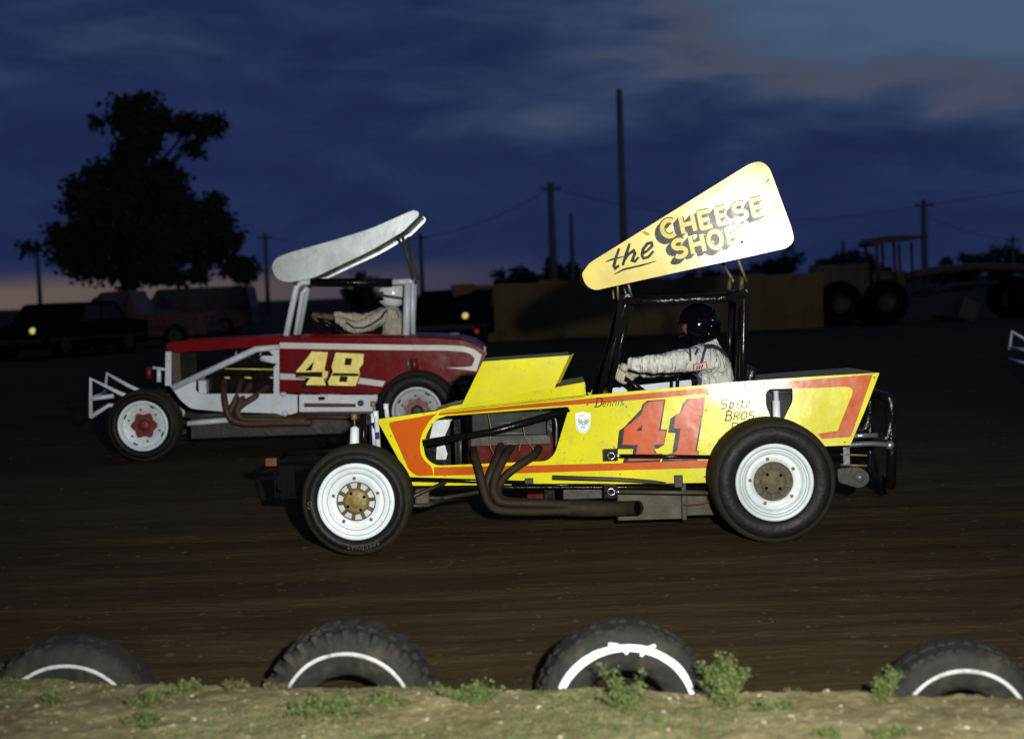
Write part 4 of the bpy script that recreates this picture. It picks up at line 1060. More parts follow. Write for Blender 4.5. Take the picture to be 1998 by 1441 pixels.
sh8 = [(470, 928), (662, 936), (656, 1006), (634, 1032), (640, 1064), (610, 1144), (425, 1146), (420, 1110), (450, 1052), (445, 1018)]
for sh, gd, hs in ((sh4, g4, [g4h]), (sh8, g8, [g8a, g8b])):
    decal(D_, 'number_shadow', [[Z5(p) for p in sh]], 'ink', RB, rs, .0085)
    decal(D_, 'number', [[Z5(p) for p in gd]] + [[Z5(p) for p in h] for h in hs], 'gold_leaf', RB, rs, .0115)
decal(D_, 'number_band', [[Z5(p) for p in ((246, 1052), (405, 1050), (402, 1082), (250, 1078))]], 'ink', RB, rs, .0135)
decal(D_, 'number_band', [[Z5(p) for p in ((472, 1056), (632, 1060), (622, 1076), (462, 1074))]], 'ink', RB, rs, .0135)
# hood, nose and side frame
hood = [(324, 672, 3), (330, 667, 3), (546, 654, 0), (548, 672, 0), (490, 677, 0), (326, 689, 0)]
HP = (.47, -0.045, 0)
hd = rpanel('hood', fillet(hood, 3), HP, 'red_paint', rr_)
q = D_.loop([(327, 668.5), (440, 661), (548, 653.5)], HP); M = MB()
for i in range(2): M.quad(q[i], q[i + 1], mir(q[i + 1]), mir(q[i]))
q0 = D_.loop([(325, 670), (326, 689)], HP); M.quad(q0[0], q0[1], mir(q0[1]), mir(q0[0]))
M.build('hood_top', 'red_paint', hd, fix=False)
rpanel('nose_post', [(323, 686), (334, 686), (334, 752), (322, 752)], (.44, 0, 0), 'white_paint', rr_, .03)
rbox('radiator', (334, 688), (354, 756), .50, 1.20, 'tan_metal', .004)
RT('brace_tube', [(338, 756, .44), (500, 681, .44), (546, 676, .44)], .032, 'white_paint', 0, 12, None, True)
lowp = fillet([(332, 752, 0), (346, 750, 0), (384, 740, 10), (381, 762, 10), (392, 768, 0), (546, 768, 0), (580, 770, 0), (581, 804, 4), (556, 812, 4), (538, 806, 0), (441, 803, 0), (372, 797, 10), (352, 780, 6)], 4)
rpanel('lower_side_plate', lowp, (.43, 0, 0), 'white_paint', rr_, .012)
rpanel('upright_plate', [(534, 716), (545, 706), (545, 768), (534, 768)], (.425, 0, 0), 'white_paint', rr_, .01)
rpanel('upper_gusset', [(512, 677), (545, 672), (545, 706), (508, 698), (512, 694), (534, 694), (524, 684)], (.435, 0, 0), 'white_paint', rr_, .008)
slot = [(593, 786), (694, 787), (694, 794), (593, 794)]
rl = rpanel('rocker_plate', [(584, 770), (736, 770), (740, 802), (584, 803)], (.41, 0, 0), 'white_paint', rr_, .012, True, [slot])
rbox('rocker_slot', (590, 784), (697, 796), .425, .43, 'rust', .001)
rbox('rocker_hole', (621, 774), (634, 780), .400, .407, 'ink', .001, rl)
MB().lathe([(.03, .0), (.03, -.01), (.012, -.014), (0, -.012)], D_.P(704, 786, .405), 12).build('rocker_bolt', 'tan_metal', rl)
for px_, py_ in ((553, 768), (556, 806)): MB().sphere(D_.P(px_, py_, .42), .03, 12, 8).build('plate_mount', 'white_paint', rr_)
eng2 = rbox('engine_block', (404, 716), (536, 770), .60, 1.05, 'black_metal', .01)
rbox('valve_cover', (432, 690), (530, 716), .62, .78, 'black_metal', .01, eng2)
RT('cover_rib', [(438, 719, .59), (534, 720.5, .59)], .007, 'gold_leaf', parent=eng2)
for a_, b_ in ((438, 448), (477, 491), (527, 533)): RT('cover_rib', [(a_, 736, .585), (b_, 737, .585)], .010, 'gold_leaf', parent=eng2)
for a_ in (460, 473, 486, 508): RT('intake_stack', [(a_, 698, .62), (a_ + 1, 683, .62)], .014, 'chrome', parent=eng2)
rbox('side_tank', (386, 742), (403, 768), .48, .60, 'white_paint', .01)
RT('brace_tube', [(508, 700, .46), (545, 708, .46)], .018, 'white_paint')
x2 = RT('exhaust_header', [(437, 742, .58), (437, 770, .44), (442, 800, .38), (452, 818, .38), (480, 826, .38), (540, 825, .38), (608, 824, .38)], .032, 'red_exhaust', 6, 12)
for pts in ([(470, 742, .58), (462, 775, .44), (450, 800, .40), (452, 815, .40), (475, 824, .42), (600, 822, .40)], [(490, 748, .58), (472, 780, .43), (463, 800, .39), (470, 814, .39), (490, 818, .39), (600, 820, .38)], [(522, 754, .58), (500, 772, .44), (472, 790, .41), (462, 806, .42), (480, 820, .42), (600, 822, .42)]):
    RT('exhaust_pipe', pts, .030, 'red_exhaust', 6, 12, x2)
RT('lower_rail', [(366, 826, .42), (445, 819, .42)], .026, 'white_paint', 0, 10, None, True)
RT('lower_rail', [(366, 812, .46), (440, 808, .46)], .018, 'tan_metal', 0, 10, None, True)
rbox('underbody', (370, 812), (900, 838), .52, 1.18, 'dark_metal', .01)
RT('side_rail', [(560, 812, .44), (740, 814, .44)], .025, 'red_exhaust')
MB().tube([(fw2.x, .24, F2), (fw2.x, 1.46, F2)], .035, 12).build('front_axle', 'dark_metal', rr_)
MB().tube([(rw2.x, .30, R2), (rw2.x, 1.40, R2)], .05, 12).sphere((rw2.x, .85, R2), (.16, .15, .16)).build('rear_axle', 'dark_metal', rr_)
sh = RT('front_shock', [(310, 716, .40), (310, 745, .38)], .022, 'white_paint', 0, 10, None, True)
RT('shock_mount', [(298, 717, .42), (334, 722, .46)], .014, 'white_paint', 0, 8, sh); RT('shock_mount', [(291, 716, .44), (291, 738, .44)], .03, 'hub_red', 0, 10, sh)
RT('rear_shock', [(795, 698, .37), (798, 722, .37)], .018, 'steel', 0, 10); RT('rear_shock', [(807, 700, .37), (810, 722, .37)], .035, 'hub_red', 0, 10)
RT('tail_tube', [(876, 749, .46), (912, 747, .46)], .028, 'chrome', 0, 12)
RT('tail_tube', [(915, 745, .46), (922, 756, .46)], .02, 'grey_metal', 0, 10)
MB().lathe([(.055, 0), (.05, .02), (.02, .026), (0, .026)], D_.P(886, 657, .7) + Vector((0, 0, .02)), 16, 'Z').build('fuel_cap', 'chrome', rr_)
# front truss bumper
for sg, pr in ((0, ((177, 737), (177, 814), (232, 765), (214, 789), (224, 764), (176, 778))), (1, None)):
    pass
bmp = RT('front_bumper', [(177, 814, .45), (177, 738, .45), (236, 768, .50), (300, 790, .55)], .021, 'white_paint', 0, 8)
RT('bumper_brace', [(177, 814, .45), (213, 790, .48), (300, 800, .55)], .020, 'white_paint', 0, 8, bmp)
RT('bumper_brace', [(176, 778, .45), (222, 772, .48)], .022, 'white_paint', 0, 8, bmp)
RT('bumper_brace', [(205, 770, 1.15), (209, 728, 1.15), (250, 752, 1.15), (300, 775, 1.15)], .020, 'white_paint', 0, 8, bmp)
v0, v1 = D_.P(177, 738, .45), D_.P(209, 729, 1.15)
MB().tube([D_.P(177, 778, .45), D_.P(206, 766, 1.15)], .020, 8).tube([D_.P(177, 812, .45), D_.P(206, 792, 1.15)], .018, 8).build('bumper_brace', 'white_paint', bmp)
# roll cage
cg = []
for pts, r in (([(557, 660, .45), (578, 560, .47), (588, 551, .48), (612, 549, .48)], .030), ([(575, 662, .52), (590, 572, .52), (600, 560, .50)], .022), ([(792, 662, .46), (796, 552, .46)], .036), ([(806, 650, .56), (804, 552, .50)], .026), ([(762, 551, .48), (800, 549, .47)], .030)):
    RT('cage_bar', pts, r, 'white_paint', 0, 12, None, r > .029)
RT('cage_padding', [(606, 551, .48), (766, 551, .48)], .040, 'black_pad', 0, 14, None, True)
for p_ in ((588, 551, .48), (798, 550, .46)):
    v = D_.P(*p_); MB().tube([v, mir(v)], .028, 10).build('cage_bar', 'white_paint', rr_)
# banana shaped wing
wpl = fillet([(529, 521, 12), (538, 503, 10), (564, 493, 10), (653, 468, 20), (724, 446, 20), (806, 410, 5), (817, 413, 5), (817, 421, 5), (787, 451, 10), (724, 489, 20), (660, 519, 20), (612, 542, 10), (564, 551, 10), (540, 545, 10)], 4)
W2 = (.40, -.03, 0)
lo = D_.loop([(564, 549), (612, 540), (660, 516), (724, 486), (787, 448), (816, 419)], W2)
M = MB()
for i in range(5):
    u = Vector((0, 0, .008)); M.quad(lo[i] + u, lo[i + 1] + u, mir(lo[i + 1]) + u, mir(lo[i]) + u); M.quad(lo[i] + 2 * u, lo[i + 1] + 2 * u, mir(lo[i + 1]) + 2 * u, mir(lo[i]) + 2 * u)
wg = M.build('wing', 'white_alu', rr_, fix=False)
MB().prism([D_.loop(wpl, W2)], (0, .008, 0)).build('end_plate', 'white_alu', wg)
MB().prism([[mir(p) for p in D_.loop(wpl, W2)]], (0, -.008, 0)).build('end_plate', 'white_alu', wg)
for pts, r in (([(784, 455, .44), (806, 545, .50)], .016), ([(575, 548, .44), (580, 560, .48)], .02)):
    v = [D_.P(*p) for p in pts]; MB().tube(v, r, 8).build('wing_strut', 'tan_metal', wg); MB().tube([mir(x) for x in v], r, 8).build('wing_strut', 'tan_metal', wg)
# cockpit
sx2 = D_.P(800, 640, .85)
MB().box((sx2.x + .0, .85, .70), (.06, .44, .62), Matrix.Rotation(R(8), 3, 'Y'), .02).box((sx2.x - .2, .85, .42), (.44, .42, .06), None, .02).build('seat', 'black_pad', rr_)
ST2 = D_.P(640, 632, .80); st = MB()
st.tube([ST2 + Mst @ Vector((0, .165 * math.cos(2 * math.pi * k / 32), .165 * math.sin(2 * math.pi * k / 32))) for k in range(33)], .015, 8, caps=False)
for k in range(3):
    a_ = R(90) + k * R(120); st.tube([ST2, ST2 + Mst @ Vector((0, .16 * math.cos(a_), .16 * math.sin(a_)))], .008, 6)
st.tube([ST2, ST2 + Mst @ Vector((-.45, 0, 0))], .014, 8).build('steering_wheel', 'black_metal', rr_)
px = lambda x, y, d: D_.P(x, y, d)
rimL = ST2 + Mst @ Vector((0, -.12, .112)); rimR = ST2 + Mst @ Vector((0, .14, .085))
pelv = Vector((px(775, 700, yc).x, yc, .56))
J = dict(pelvis=pelv, waist=(pelv.x, yc, .70), chest=px(772, 634, yc), uchest=px(770, 609, yc), neck=px(768, 592, yc), headb=px(766, 578, yc), head=px(766, 572, yc),
         shL=px(754, 612, .67), elL1=px(728, 628, .60), elL=px(697, 640, .58), foL=px(675, 632, .62), wrL=px(655, 620, .67),
         shR=px(760, 609, 1.05), elR=px(715, 625, 1.12), wrR=rimR + Vector((.09, .03, .03)), gripL=rimL, tanL=tL, gripR=rimR, tanR=tR,
         hipL=pelv + Vector((-.10, -.10, -.02)), knL=pelv + Vector((-.46, -.13, .06)), anL=pelv + Vector((-.82, -.12, -.12)), toL=pelv + Vector((-.95, -.12, -.04)),
         hipR=pelv + Vector((-.10, .10, -.02)), knR=pelv + Vector((-.46, .13, .06)), anR=pelv + Vector((-.82, .12, -.12)), toR=pelv + Vector((-.95, .12, -.04)))
base = (pelv.x, yc, .47)
for k in ('tanL', 'tanR'): J[k] = Vector(J[k]) + Vector(base)
d2, body2, B2 = driver(D_, base, J, 'suit_cream', 'glove_tan', 'helmet_white', 'driver in cream suit with a white helmet seated low behind the wheel', R(0))
wrap_strip(D_, 'suit_stripe', [(750, 606), (738, 622), (722, 633), (705, 640), (688, 640), (672, 630)], 4, body2, B2, d2, 'suit_blue', .4, .006)
c_ = Vector(J['head']) - Vector(base)
MB().tube([c_ + Vector((.150 * math.cos(a_), .130 * math.sin(a_), -.028 * math.cos(a_) - .035)) for a_ in [2 * math.pi * k / 28 for k in range(29)]], .014, 8, caps=False).build('helmet_strap', 'strap_brown', d2)

# ------------------------------------------------------------------ a third car, its front bumper entering the frame
t3 = at_depth(1962, 640, 16.0)
off = t3 - (D_.o + D_.P(177, 738, .45)) + Vector((.36, 0, 0))
off.z = gz(10, 16, False) - D_.o.z
skip = ('number', 'stripe')
def copy_tree(o, parent, repl):
    c = o.copy(); C.objects.link(c)
    if parent is not None: c.parent = parent
    for ch in list(o.children):
        if ch.name.split('.')[0] in ('number', 'number_shadow', 'number_band', 'stripe'): continue
        copy_tree(ch, c, repl)
    if c.type == 'MESH' and c.material_slots and c.material_slots[0].material.name == 'red_paint':
        c.material_slots[0].link = 'OBJECT'; c.material_slots[0].material = MATS[repl]
    return c
t3r = copy_tree(rr_, None, 'blue_paint')
t3r.location = D_.o + off
tag(t3r, 'race car with a pale welded truss bumper following behind the yellow one', 'race car')

# ------------------------------------------------------------------ half buried tyres along the verge
rnd_t = random.Random(77)
def buried_tyre(px_, py_top, py_base, rad, style, label, tilt=0.0, rz=0.0):
    Yd = 5.27 - .18 * ((px_ - 999) / FPX * 5.3) + .085
    p = at_depth(px_, py_top, Yd)
    cx, top = p.x, p.z - .034
    root = empty('buried_tyre', (cx, Yd, top - rad), rz)
    tag(root, label, 'tyre', 'tyres half buried along the verge')
    rb = rad * .50; rw_ = rad * .745; w = .20
    prof = [(rb, .05), (rb - .004, .02), (rb + .012, .004), (rw_ - .035, -.008), (rw_ - .006, -.012)]
    MB().lathe(prof, (0, 0, 0), 72).build('bead', 'old_rubber', root)
    # white sidewall band, worn thin at its ends
    n = 90; vs = []; fs = []
    for k in range(n + 1):
        a_ = R(-10) + R(200) * k / n
        wv = (.0135 if style != 'wide' else .027) * (1 + .18 * noise.noise(Vector((k * .09, cx, 0)))) * (.35 + .65 * sstep(0, .55, math.sin(max(0, a_))))
        r0 = rw_ + .002 * noise.noise(Vector((k * .05, cx, 7)))
        vs += [(r0 * math.cos(a_), -.0145, r0 * math.sin(a_)), ((r0 + wv * .5) * math.cos(a_), -.0165, (r0 + wv * .5) * math.sin(a_)), ((r0 + wv) * math.cos(a_), -.0145, (r0 + wv) * math.sin(a_))]
    for k in range(n):
        fs += [(3 * k, 3 * k + 3, 3 * k + 4, 3 * k + 1), (3 * k + 1, 3 * k + 4, 3 * k + 5, 3 * k + 2)]
    MB().add(vs, fs, True).build('white_band', 'whitewall_bright' if style == 'wide' else 'whitewall', root)
    if style == 'wide':
        for pts in ([(-.06, .285), (-.03, .280), (-.002, .262), (.01, .245)], [(.115, .272), (.085, .262), (.060, .235)]):
            L_, R_ = ribbon2d(pts, .012)
            vs = [(q[0], -.0185, q[1]) for q in L_] + [(q[0], -.0185, q[1]) for q in R_]; k = len(L_)
            MB().add(vs, [(i, i + 1, k + i + 1, k + i) for i in range(k - 1)]).build('paint_smear', 'whitewall_bright', root, fix=False)
    sd = [(rw_ - .006, -.012), (rw_ + .02, -.0135), (rad - .05, -.008), (rad - .028, .006)]
    MB().lathe(sd, (0, 0, 0), 96).build('sidewall', 'old_rubber', root)
    tr = [(rad - .028, .006), (rad - .012, .018), (rad - .008, .04)]
    tr += [(rad - .008, w - .04), (rad - .012, w - .018), (rad - .028, w - .006), (rw_, w + .01), (rb, w - .05), (rb, .05)]
    MB().lathe(tr, (0, 0, 0), 96).build('carcass', 'old_rubber', root)
    nl = 52 if style != 'lug' else 34
    for k in range(nl):
        a_ = 2 * math.pi * (k + .5) / nl
        if math.sin(a_) < .02: continue
        Mx = Matrix.Rotation(-a_ + rnd_t.uniform(-.012, .012), 3, 'Y') @ Matrix.Rotation(rnd_t.uniform(-.12, .12), 3, 'X')
        if rnd_t.random() < (.05 if style == 'lug' else .22): continue
        if style == 'lug':
            MB().box(Mx @ Vector((rad - .020, .020, 0)), (.054, .050, .028), Mx @ Matrix.Rotation(R(12), 3, 'X'), .006).build('tread_block', 'old_rubber', root)
            MB().box(Mx @ Vector((rad - .002, .115, 0)), (.022, .11, .034), Mx @ Matrix.Rotation(R(-18), 3, 'X'), .005).build('tread_block', 'old_rubber', root)
        else:
            MB().box(Mx @ Vector((rad - .006, .045, 0)), (.010, .060, .030), Mx @ Matrix.Rotation(R(14), 3, 'X'), .004).build('tread_block', 'old_rubber', root)
            MB().box(Mx @ Vector((rad - .005, .12, 0)), (.009, .055, .030), Mx @ Matrix.Rotation(R(-14), 3, 'X'), .004).build('tread_block', 'old_rubber', root)
    root.rotation_euler = (tilt, 0, rz)
    return (cx, Yd, top, rad)
TY = [buried_tyre(122, 1237, 1340, .36, 'plain', 'worn black tyre with a thin pale band and no tread blocks on its side', R(4), R(4)),
      buried_tyre(672, 1214, 1345, .345, 'lug', 'black tyre with chunky lugs round its shoulder, half sunk in the verge', R(3), R(-5)),
      buried_tyre(1215, 1203, 1345, .340, 'wide', 'largest half-buried tyre, its broad white band smeared with paint strokes', R(4), R(2)),
      buried_tyre(1878, 1247, 1368, .300, 'plain', 'dusty tyre sunk beside bare soil where no weeds hide it', R(4), R(-4))]

# ------------------------------------------------------------------ weeds, stones and clods
def weed(px_, py_, h, spread, stems, label, seed, dry=False, Yd=None):
    if h < .15: h *= .85; spread *= 1.25
    rnd = random.Random(seed)
    d = ray(px_, py_); t_ = (CAMH - .07) / -d.z; p = CAM + d * t_
    if Yd: p = at_depth(px_, py_, Yd)
    p.z = max(bz(p.x, p.y), gz(p.x, p.y))
    root = empty('weed', p); tag(root, label, 'weed', 'weeds growing along the verge')
    S, F = MB(), MB()
    for i in range(stems):
        a_ = rnd.uniform(0, 6.28); ln = h * rnd.uniform(.45, 1.05); lean = rnd.uniform(.1, 1.0) * spread
        b = Vector((rnd.gauss(0, .02), rnd.gauss(0, .015), -.01))
        tip = b + Vector((math.cos(a_) * lean, math.sin(a_) * lean * .6, ln))
        mid = b.lerp(tip, .5) + Vector((0, 0, ln * .12))
        S.tube([b, mid, tip], [.0028, .002, .0008], 4, 3)
        n = int(50 + ln * 520)
        for k in range(n):
            t = .10 + .90 * (k + rnd.random()) / n
            q = b.lerp(mid, t * 2) if t < .5 else mid.lerp(tip, t * 2 - 1)
            q = q + Vector((rnd.gauss(0, .010), rnd.gauss(0, .010), rnd.gauss(0, .006)))
            L_ = rnd.uniform(.007, .014); wd = L_ * rnd.uniform(.26, .42)
            dv = Vector((rnd.gauss(0, 1), rnd.gauss(0, 1), rnd.uniform(.0, 1.3))).normalized()
            sv = dv.cross(Vector((rnd.gauss(0, 1), rnd.gauss(0, 1), rnd.gauss(0, 1)))).normalized() * wd
            F.add([q, q + dv * L_ * .5 + sv, q + dv * L_, q + dv * L_ * .5 - sv], [(0, 1, 2, 3)])
    S.build('stem', 'weed_dry', root, fix=False)
    F.build('foliage', 'weed_dry' if dry else 'weed_leaf', root, fix=False)
W_ = [(1425, 1374, .20, .12, 22, 'tall bushy green weed beside the tyre with the broad white band'),
      (1222, 1392, .15, .11, 16, 'green weed growing inside the ring of the largest tyre'),
      (930, 1374, .10, .13, 18, 'low spreading green weed clump alone between two tyres'),
      (1722, 1362, .12, .07, 9, 'small upright weed at the edge of the dusty tyre'),
      (375, 1352, .07, .07, 9, 'short weed at the brow of the verge among darker sprigs'),
      (290, 1378, .075, .05, 8, 'thin weed sprig just past the foot of the worn tyre'),
      (95, 1372, .06, .06, 8, 'low weed in front of the worn tyre with the thin band'),
      (640, 1398, .085, .16, 22, 'broad flat weed patch in front of the lugged tyre'),
      (760, 1380, .05, .09, 10, 'flat weed patch at the foot of the lugged tyre, beside the broad patch'),
      (285, 1412, .06, .09, 12, 'straggling weed low on the bare slope'),
      (1520, 1388, .05, .06, 7, 'tiny sprig beside the tall bushy weed'),
      (1610, 1432, .05, .04, 6, 'small sprig alone on the barest stretch of soil'),
      (1735, 1436, .05, .05, 6, 'dense little sprig below the dusty tyre'),
      (460, 1346, .05, .04, 6, 'dark dry sprig standing at the brow of the verge'),
      (548, 1345, .045, .04, 5, 'dry sprig touching the foot of the lugged tyre'),
      (1545, 1345, .06, .03, 4, 'single dark dry stalk standing apart on the brow')]
for i, w_ in enumerate(W_): weed(*w_, seed=40 + i, dry='dry' in w_[5])
weed(14, 1300, .13, .03, 7, 'dark ragged stalk standing beside the worn tyre', 99, True)

rnd = random.Random(5)
def scatter(name, n, fx, mat, lo, hi, flat=.6):
    M = MB(); ico = bmesh.new(); bmesh.ops.create_icosphere(ico, subdivisions=1, radius=1.0)
    bv = [v.co.copy() for v in ico.verts]; bf = [[v.index for v in f.verts] for f in ico.faces]; ico.free()
    for i in range(n):
        x, y, z = fx(); s_ = lo + (hi - lo) * rnd.random() ** 3
        sc = Vector((s_ * rnd.uniform(.7, 1.5), s_ * rnd.uniform(.7, 1.3), s_ * flat * rnd.uniform(.6, 1.1)))
        rot = Matrix.Rotation(rnd.uniform(0, 6.28), 3, 'Z')
        M.add([Vector((x, y, z)) + rot @ Vector((v.x * sc.x * rnd.uniform(.8, 1.2), v.y * sc.y * rnd.uniform(.8, 1.2), v.z * sc.z)) for v in bv], bf, False)
    return tag(M.build(name, mat, fix=False), kind='stuff')
def on_berm():
    x = rnd.uniform(-2.4, 2.4); y = 5.25 - .18 * x - rnd.random() * .95; return x, y, bz(x, y)
def on_track():
    y = 5.6 + 9 * rnd.random() ** 1.8; x = rnd.uniform(-.42, .42) * y; return x, y, gz(x, y)
tag(scatter('pebbles', 420, on_berm, 'pebble', .002, .012), 'pale pebbles scattered over the verge', 'pebbles')
tag(scatter('clods', 1500, on_berm, 'berm_dirt', .003, .016), 'crumbs of soil on the verge', 'soil')
tag(scatter('track_clods', 2200, on_track, 'track_clay', .004, .022, .5), 'loose clods of dirt on the track', 'soil')
# low green ground cover, too fine to count
M = MB()
for i in range(44000):
    x = rnd.uniform(-2.3, 2.3); y = 5.25 - .18 * x - rnd.random() * .95
    if noise.noise(Vector((x * 1.6, y * 2.2, 12))) + .35 * noise.noise(Vector((x * 7, y * 7, 2))) < .02 + .20 * sstep(.3, 1.0, x): continue
    q = Vector((x, y, bz(x, y))); L_ = rnd.uniform(.005, .013)
    dv = Vector((rnd.gauss(0, 1), rnd.gauss(0, 1), rnd.uniform(.2, 1.4))).normalized()
    sv = dv.cross(Vector((rnd.gauss(0, 1), rnd.gauss(0, 1), rnd.gauss(0, 1)))).normalized() * L_ * .25
    M.add([q, q + dv * L_ * .5 + sv, q + dv * L_, q + dv * L_ * .5 - sv], [(0, 1, 2, 3)])
tag(M.build('ground_cover', 'weed_leaf', fix=False), 'fine green seedlings spread over the verge', 'ground cover', None, 'stuff')

# ------------------------------------------------------------------ big tree on the left
def tree(name, base, blobs, nleaf, lsize, label, group, seed, trunk_r=.3):
    rnd = random.Random(seed)
    root = empty(name, base); tag(root, label, 'tree', group)
    B = Vector(base); T = MB(); L_ = MB()
    tops = [Vector(b[0]) - B for b in blobs]
    ctr = sum(tops, Vector()) / len(tops); hmax = max(t.z for t in tops)
    axis = [Vector((0, 0, -.3)), Vector((ctr.x * .2, 0, hmax * .3)), Vector((ctr.x * .6, ctr.y * .4, hmax * .62)), Vector(max(tops, key=lambda t: t.z))]
    T.tube(axis, [trunk_r, trunk_r * .8, trunk_r * .5, trunk_r * .12], 9, 5)
    for t in tops:
        k = min(.9, max(.16, (t.z * .7) / max(hmax, .1)))
        s_ = axis[1].lerp(axis[2], min(1, max(0, (k - .3) / .35)))
        T.tube([s_, s_.lerp(t, .5) + Vector((0, 0, .2)), t], [trunk_r * .35, trunk_r * .2, trunk_r * .06], 6, 4)
    vol = [b[1][0] * b[1][2] for b in blobs]; tot = sum(vol)
    for b, v in zip(blobs, vol):
        c = Vector(b[0]) - B; n = int(nleaf * v / tot)
        sub = [Vector((rnd.gauss(0, .50) * b[1][0], rnd.gauss(0, .5) * b[1][1], rnd.gauss(0, .50) * b[1][2])) for _ in range(max(3, n // 75))]
        for i in range(n):
            s_ = rnd.choice(sub); sp = .13 * min(b[1][0], b[1][2]) + lsize * .45
            q = c + s_ + Vector((rnd.gauss(0, sp), rnd.gauss(0, sp), rnd.gauss(0, sp * .75)))
            l_ = lsize * rnd.uniform(.6, 1.3)
            dv = Vector((rnd.gauss(0, 1), rnd.gauss(0, 1), rnd.gauss(-.2, .8))).normalized()
            sv = dv.cross(Vector((rnd.gauss(0, 1), rnd.gauss(0, 1), rnd.gauss(0, 1)))).normalized() * l_ * .33
            L_.add([q, q + dv * l_ * .45 + sv, q + dv * l_, q + dv * l_ * .45 - sv], [(0, 1, 2, 3)])
    T.build('trunk', 'bark', root, fix=False); L_.build('crown', 'far_leaf', root, fix=False)
def blob(px_, py_, rpx, rpy, Yd, dy=0.0):
    p = at_depth(px_, py_, Yd + dy); s_ = Yd / FPX; return (p, (rpx * s_, rpx * s_ * .9, rpy * s_))
TD = 62.0
bl = [blob(258, 195, 36, 26, TD), blob(232, 228, 34, 24, TD, -.5), blob(285, 240, 34, 30, TD), blob(380, 240, 44, 24, TD, .4), blob(330, 238, 34, 22, TD), blob(378, 282, 13, 20, TD), blob(412, 246, 20, 14, TD),
      blob(262, 285, 44, 36, TD), blob(205, 345, 52, 34, TD), blob(270, 350, 70, 46, TD, .8), blob(325, 372, 46, 30, TD, -.6), blob(185, 405, 60, 42, TD, .5), blob(265, 420, 80, 55, TD, -1), blob(350, 430, 70, 50, TD, .5),
      blob(412, 400, 26, 34, TD), blob(436, 430, 18, 26, TD), blob(150, 465, 56, 36, TD, .6), blob(230, 490, 80, 48, TD), blob(320, 490, 76, 46, TD, -.8), blob(400, 488, 44, 30, TD, .5), blob(450, 470, 26, 30, TD), blob(128, 474, 26, 20, TD), blob(170, 525, 52, 26, TD, .3), blob(440, 525, 40, 20, TD), blob(480, 520, 16, 18, TD), blob(260, 535, 60, 22, TD), blob(370, 540, 60, 14, TD)]
p = at_depth(245, 600, TD)
tree('tree', (p.x, TD, gz(p.x, TD, False)), bl, 27000, .30, 'large dark leafy tree standing alone against the evening sky', None, 3, .34)
FD = 110.0
far = [('rounded dark tree behind the slanted end board of the wall', [(1015, 545, 40, 18), (985, 550, 22, 12)]), ('taller dark tree rising behind a utility pole', [(1090, 530, 32, 20), (1120, 545, 34, 16), (1062, 545, 24, 16)]),
       ('dark tree peeping out beneath the tall slanted wing', [(1530, 515, 30, 18), (1500, 528, 30, 12)]), ('low dark tree just behind the grader hood', [(1650, 505, 36, 18), (1620, 520, 34, 14), (1688, 512, 26, 16)]),
       ('dark tree beyond the grader boom', [(1880, 515, 32, 18), (1850, 525, 26, 14)]), ('last dark tree of the row, beside the faint end pole', [(1965, 508, 40, 24), (1930, 520, 34, 16)]), ('small dark tree seen through the red car roll cage', [(712, 556, 18, 14), (690, 575, 26, 10)]),
       ('broad low tree between two poles behind the wall', [(1400, 540, 60, 14), (1330, 545, 60, 10), (1460, 535, 40, 12)])]
for i, (lb, bs) in enumerate(far):
    bb_ = [blob(*b, FD + i * 2) for b in bs]
    c = sum((b[0] for b in bb_), Vector()) / len(bb_)
    tree('tree', (c.x, FD + i * 2, gz(c.x, FD, False)), bb_ + [((c.x, FD + i * 2, 1.1), (bb_[0][1][0] * 1.5, 1.2, .7))], 2600, .36, lb, 'trees beyond the wall', 20 + i, .16)

# ------------------------------------------------------------------ utility poles and wires
def pole(px_, py_top, Yd, r, label, arm=True):
    p = at_depth(px_, py_top, Yd); b = gz(p.x, Yd, False)
    o_ = MB().tube([(0, 0, -.4), (0, 0, p.z - b)], [r, r * .72], 10).build('utility_pole', 'pole_wood')
    o_.location = (p.x, Yd, b); tag(o_, label, 'utility pole', 'utility poles beyond the track')
    if arm:
        MB().box((0, -.12, p.z - b - .35), (1.1, .09, .11), None, .01).build('crossarm', 'pole_wood', o_)
        for sx_ in (-.45, 0, .45): MB().lathe([(.03, 0), (.045, .05), (.03, .1), (0, .11)], (sx_, -.12, p.z - b - .295), 8, 'Z').build('insulator', 'grey_metal', o_)
    return Vector((p.x, Yd, p.z - .3))
PL = {}
for nm, a_ in dict(main=(1208, 175, 58, .17, 'tallest bare pole rising well above the cars'), mid=(1074, 356, 80, .24, 'thick pole with crossarm and sagging wires next to the tallest pole'), thin=(1114, 415, 92, .16, 'short thin pole close to the thick one'),
                   right=(1802, 390, 84, .22, 'pole with wires beyond the grader canopy'), r2=(1645, 468, 120, .2, 'stubby far pole above the grader hood'), red=(820, 455, 100, .18, 'faint pole behind the white curved wing tip'),
                   l1=(517, 455, 105, .18, 'faint pole between the big tree and the white wing'), l2=(72, 470, 105, .2, 'faint pole on the outer side of the big tree'), r3=(1976, 460, 110, .16, 'faint pole at the far end of the wires beyond the grader boom')).items():
    PL[nm] = pole(*a_, arm=nm not in ('main', 'thin', 'r2', 'l2'))
def wire(a_, b_, sag, label):
    pts = [a_.lerp(b_, t / 14) - Vector((0, 0, sag * 4 * (t / 14) * (1 - t / 14))) for t in range(15)]
    o_ = MB().tube([q - a_ for q in pts], .022, 5).build('power_wire', 'pole_wood'); o_.location = a_
    tag(o_, label, 'wire', 'overhead wires')
wire(PL['red'], PL['mid'], .5, 'wire rising from the faint pole by the white wing to the thick pole')
wire(PL['mid'], PL['right'], 1.3, 'long wire from the thick pole to the pole beyond the grader')
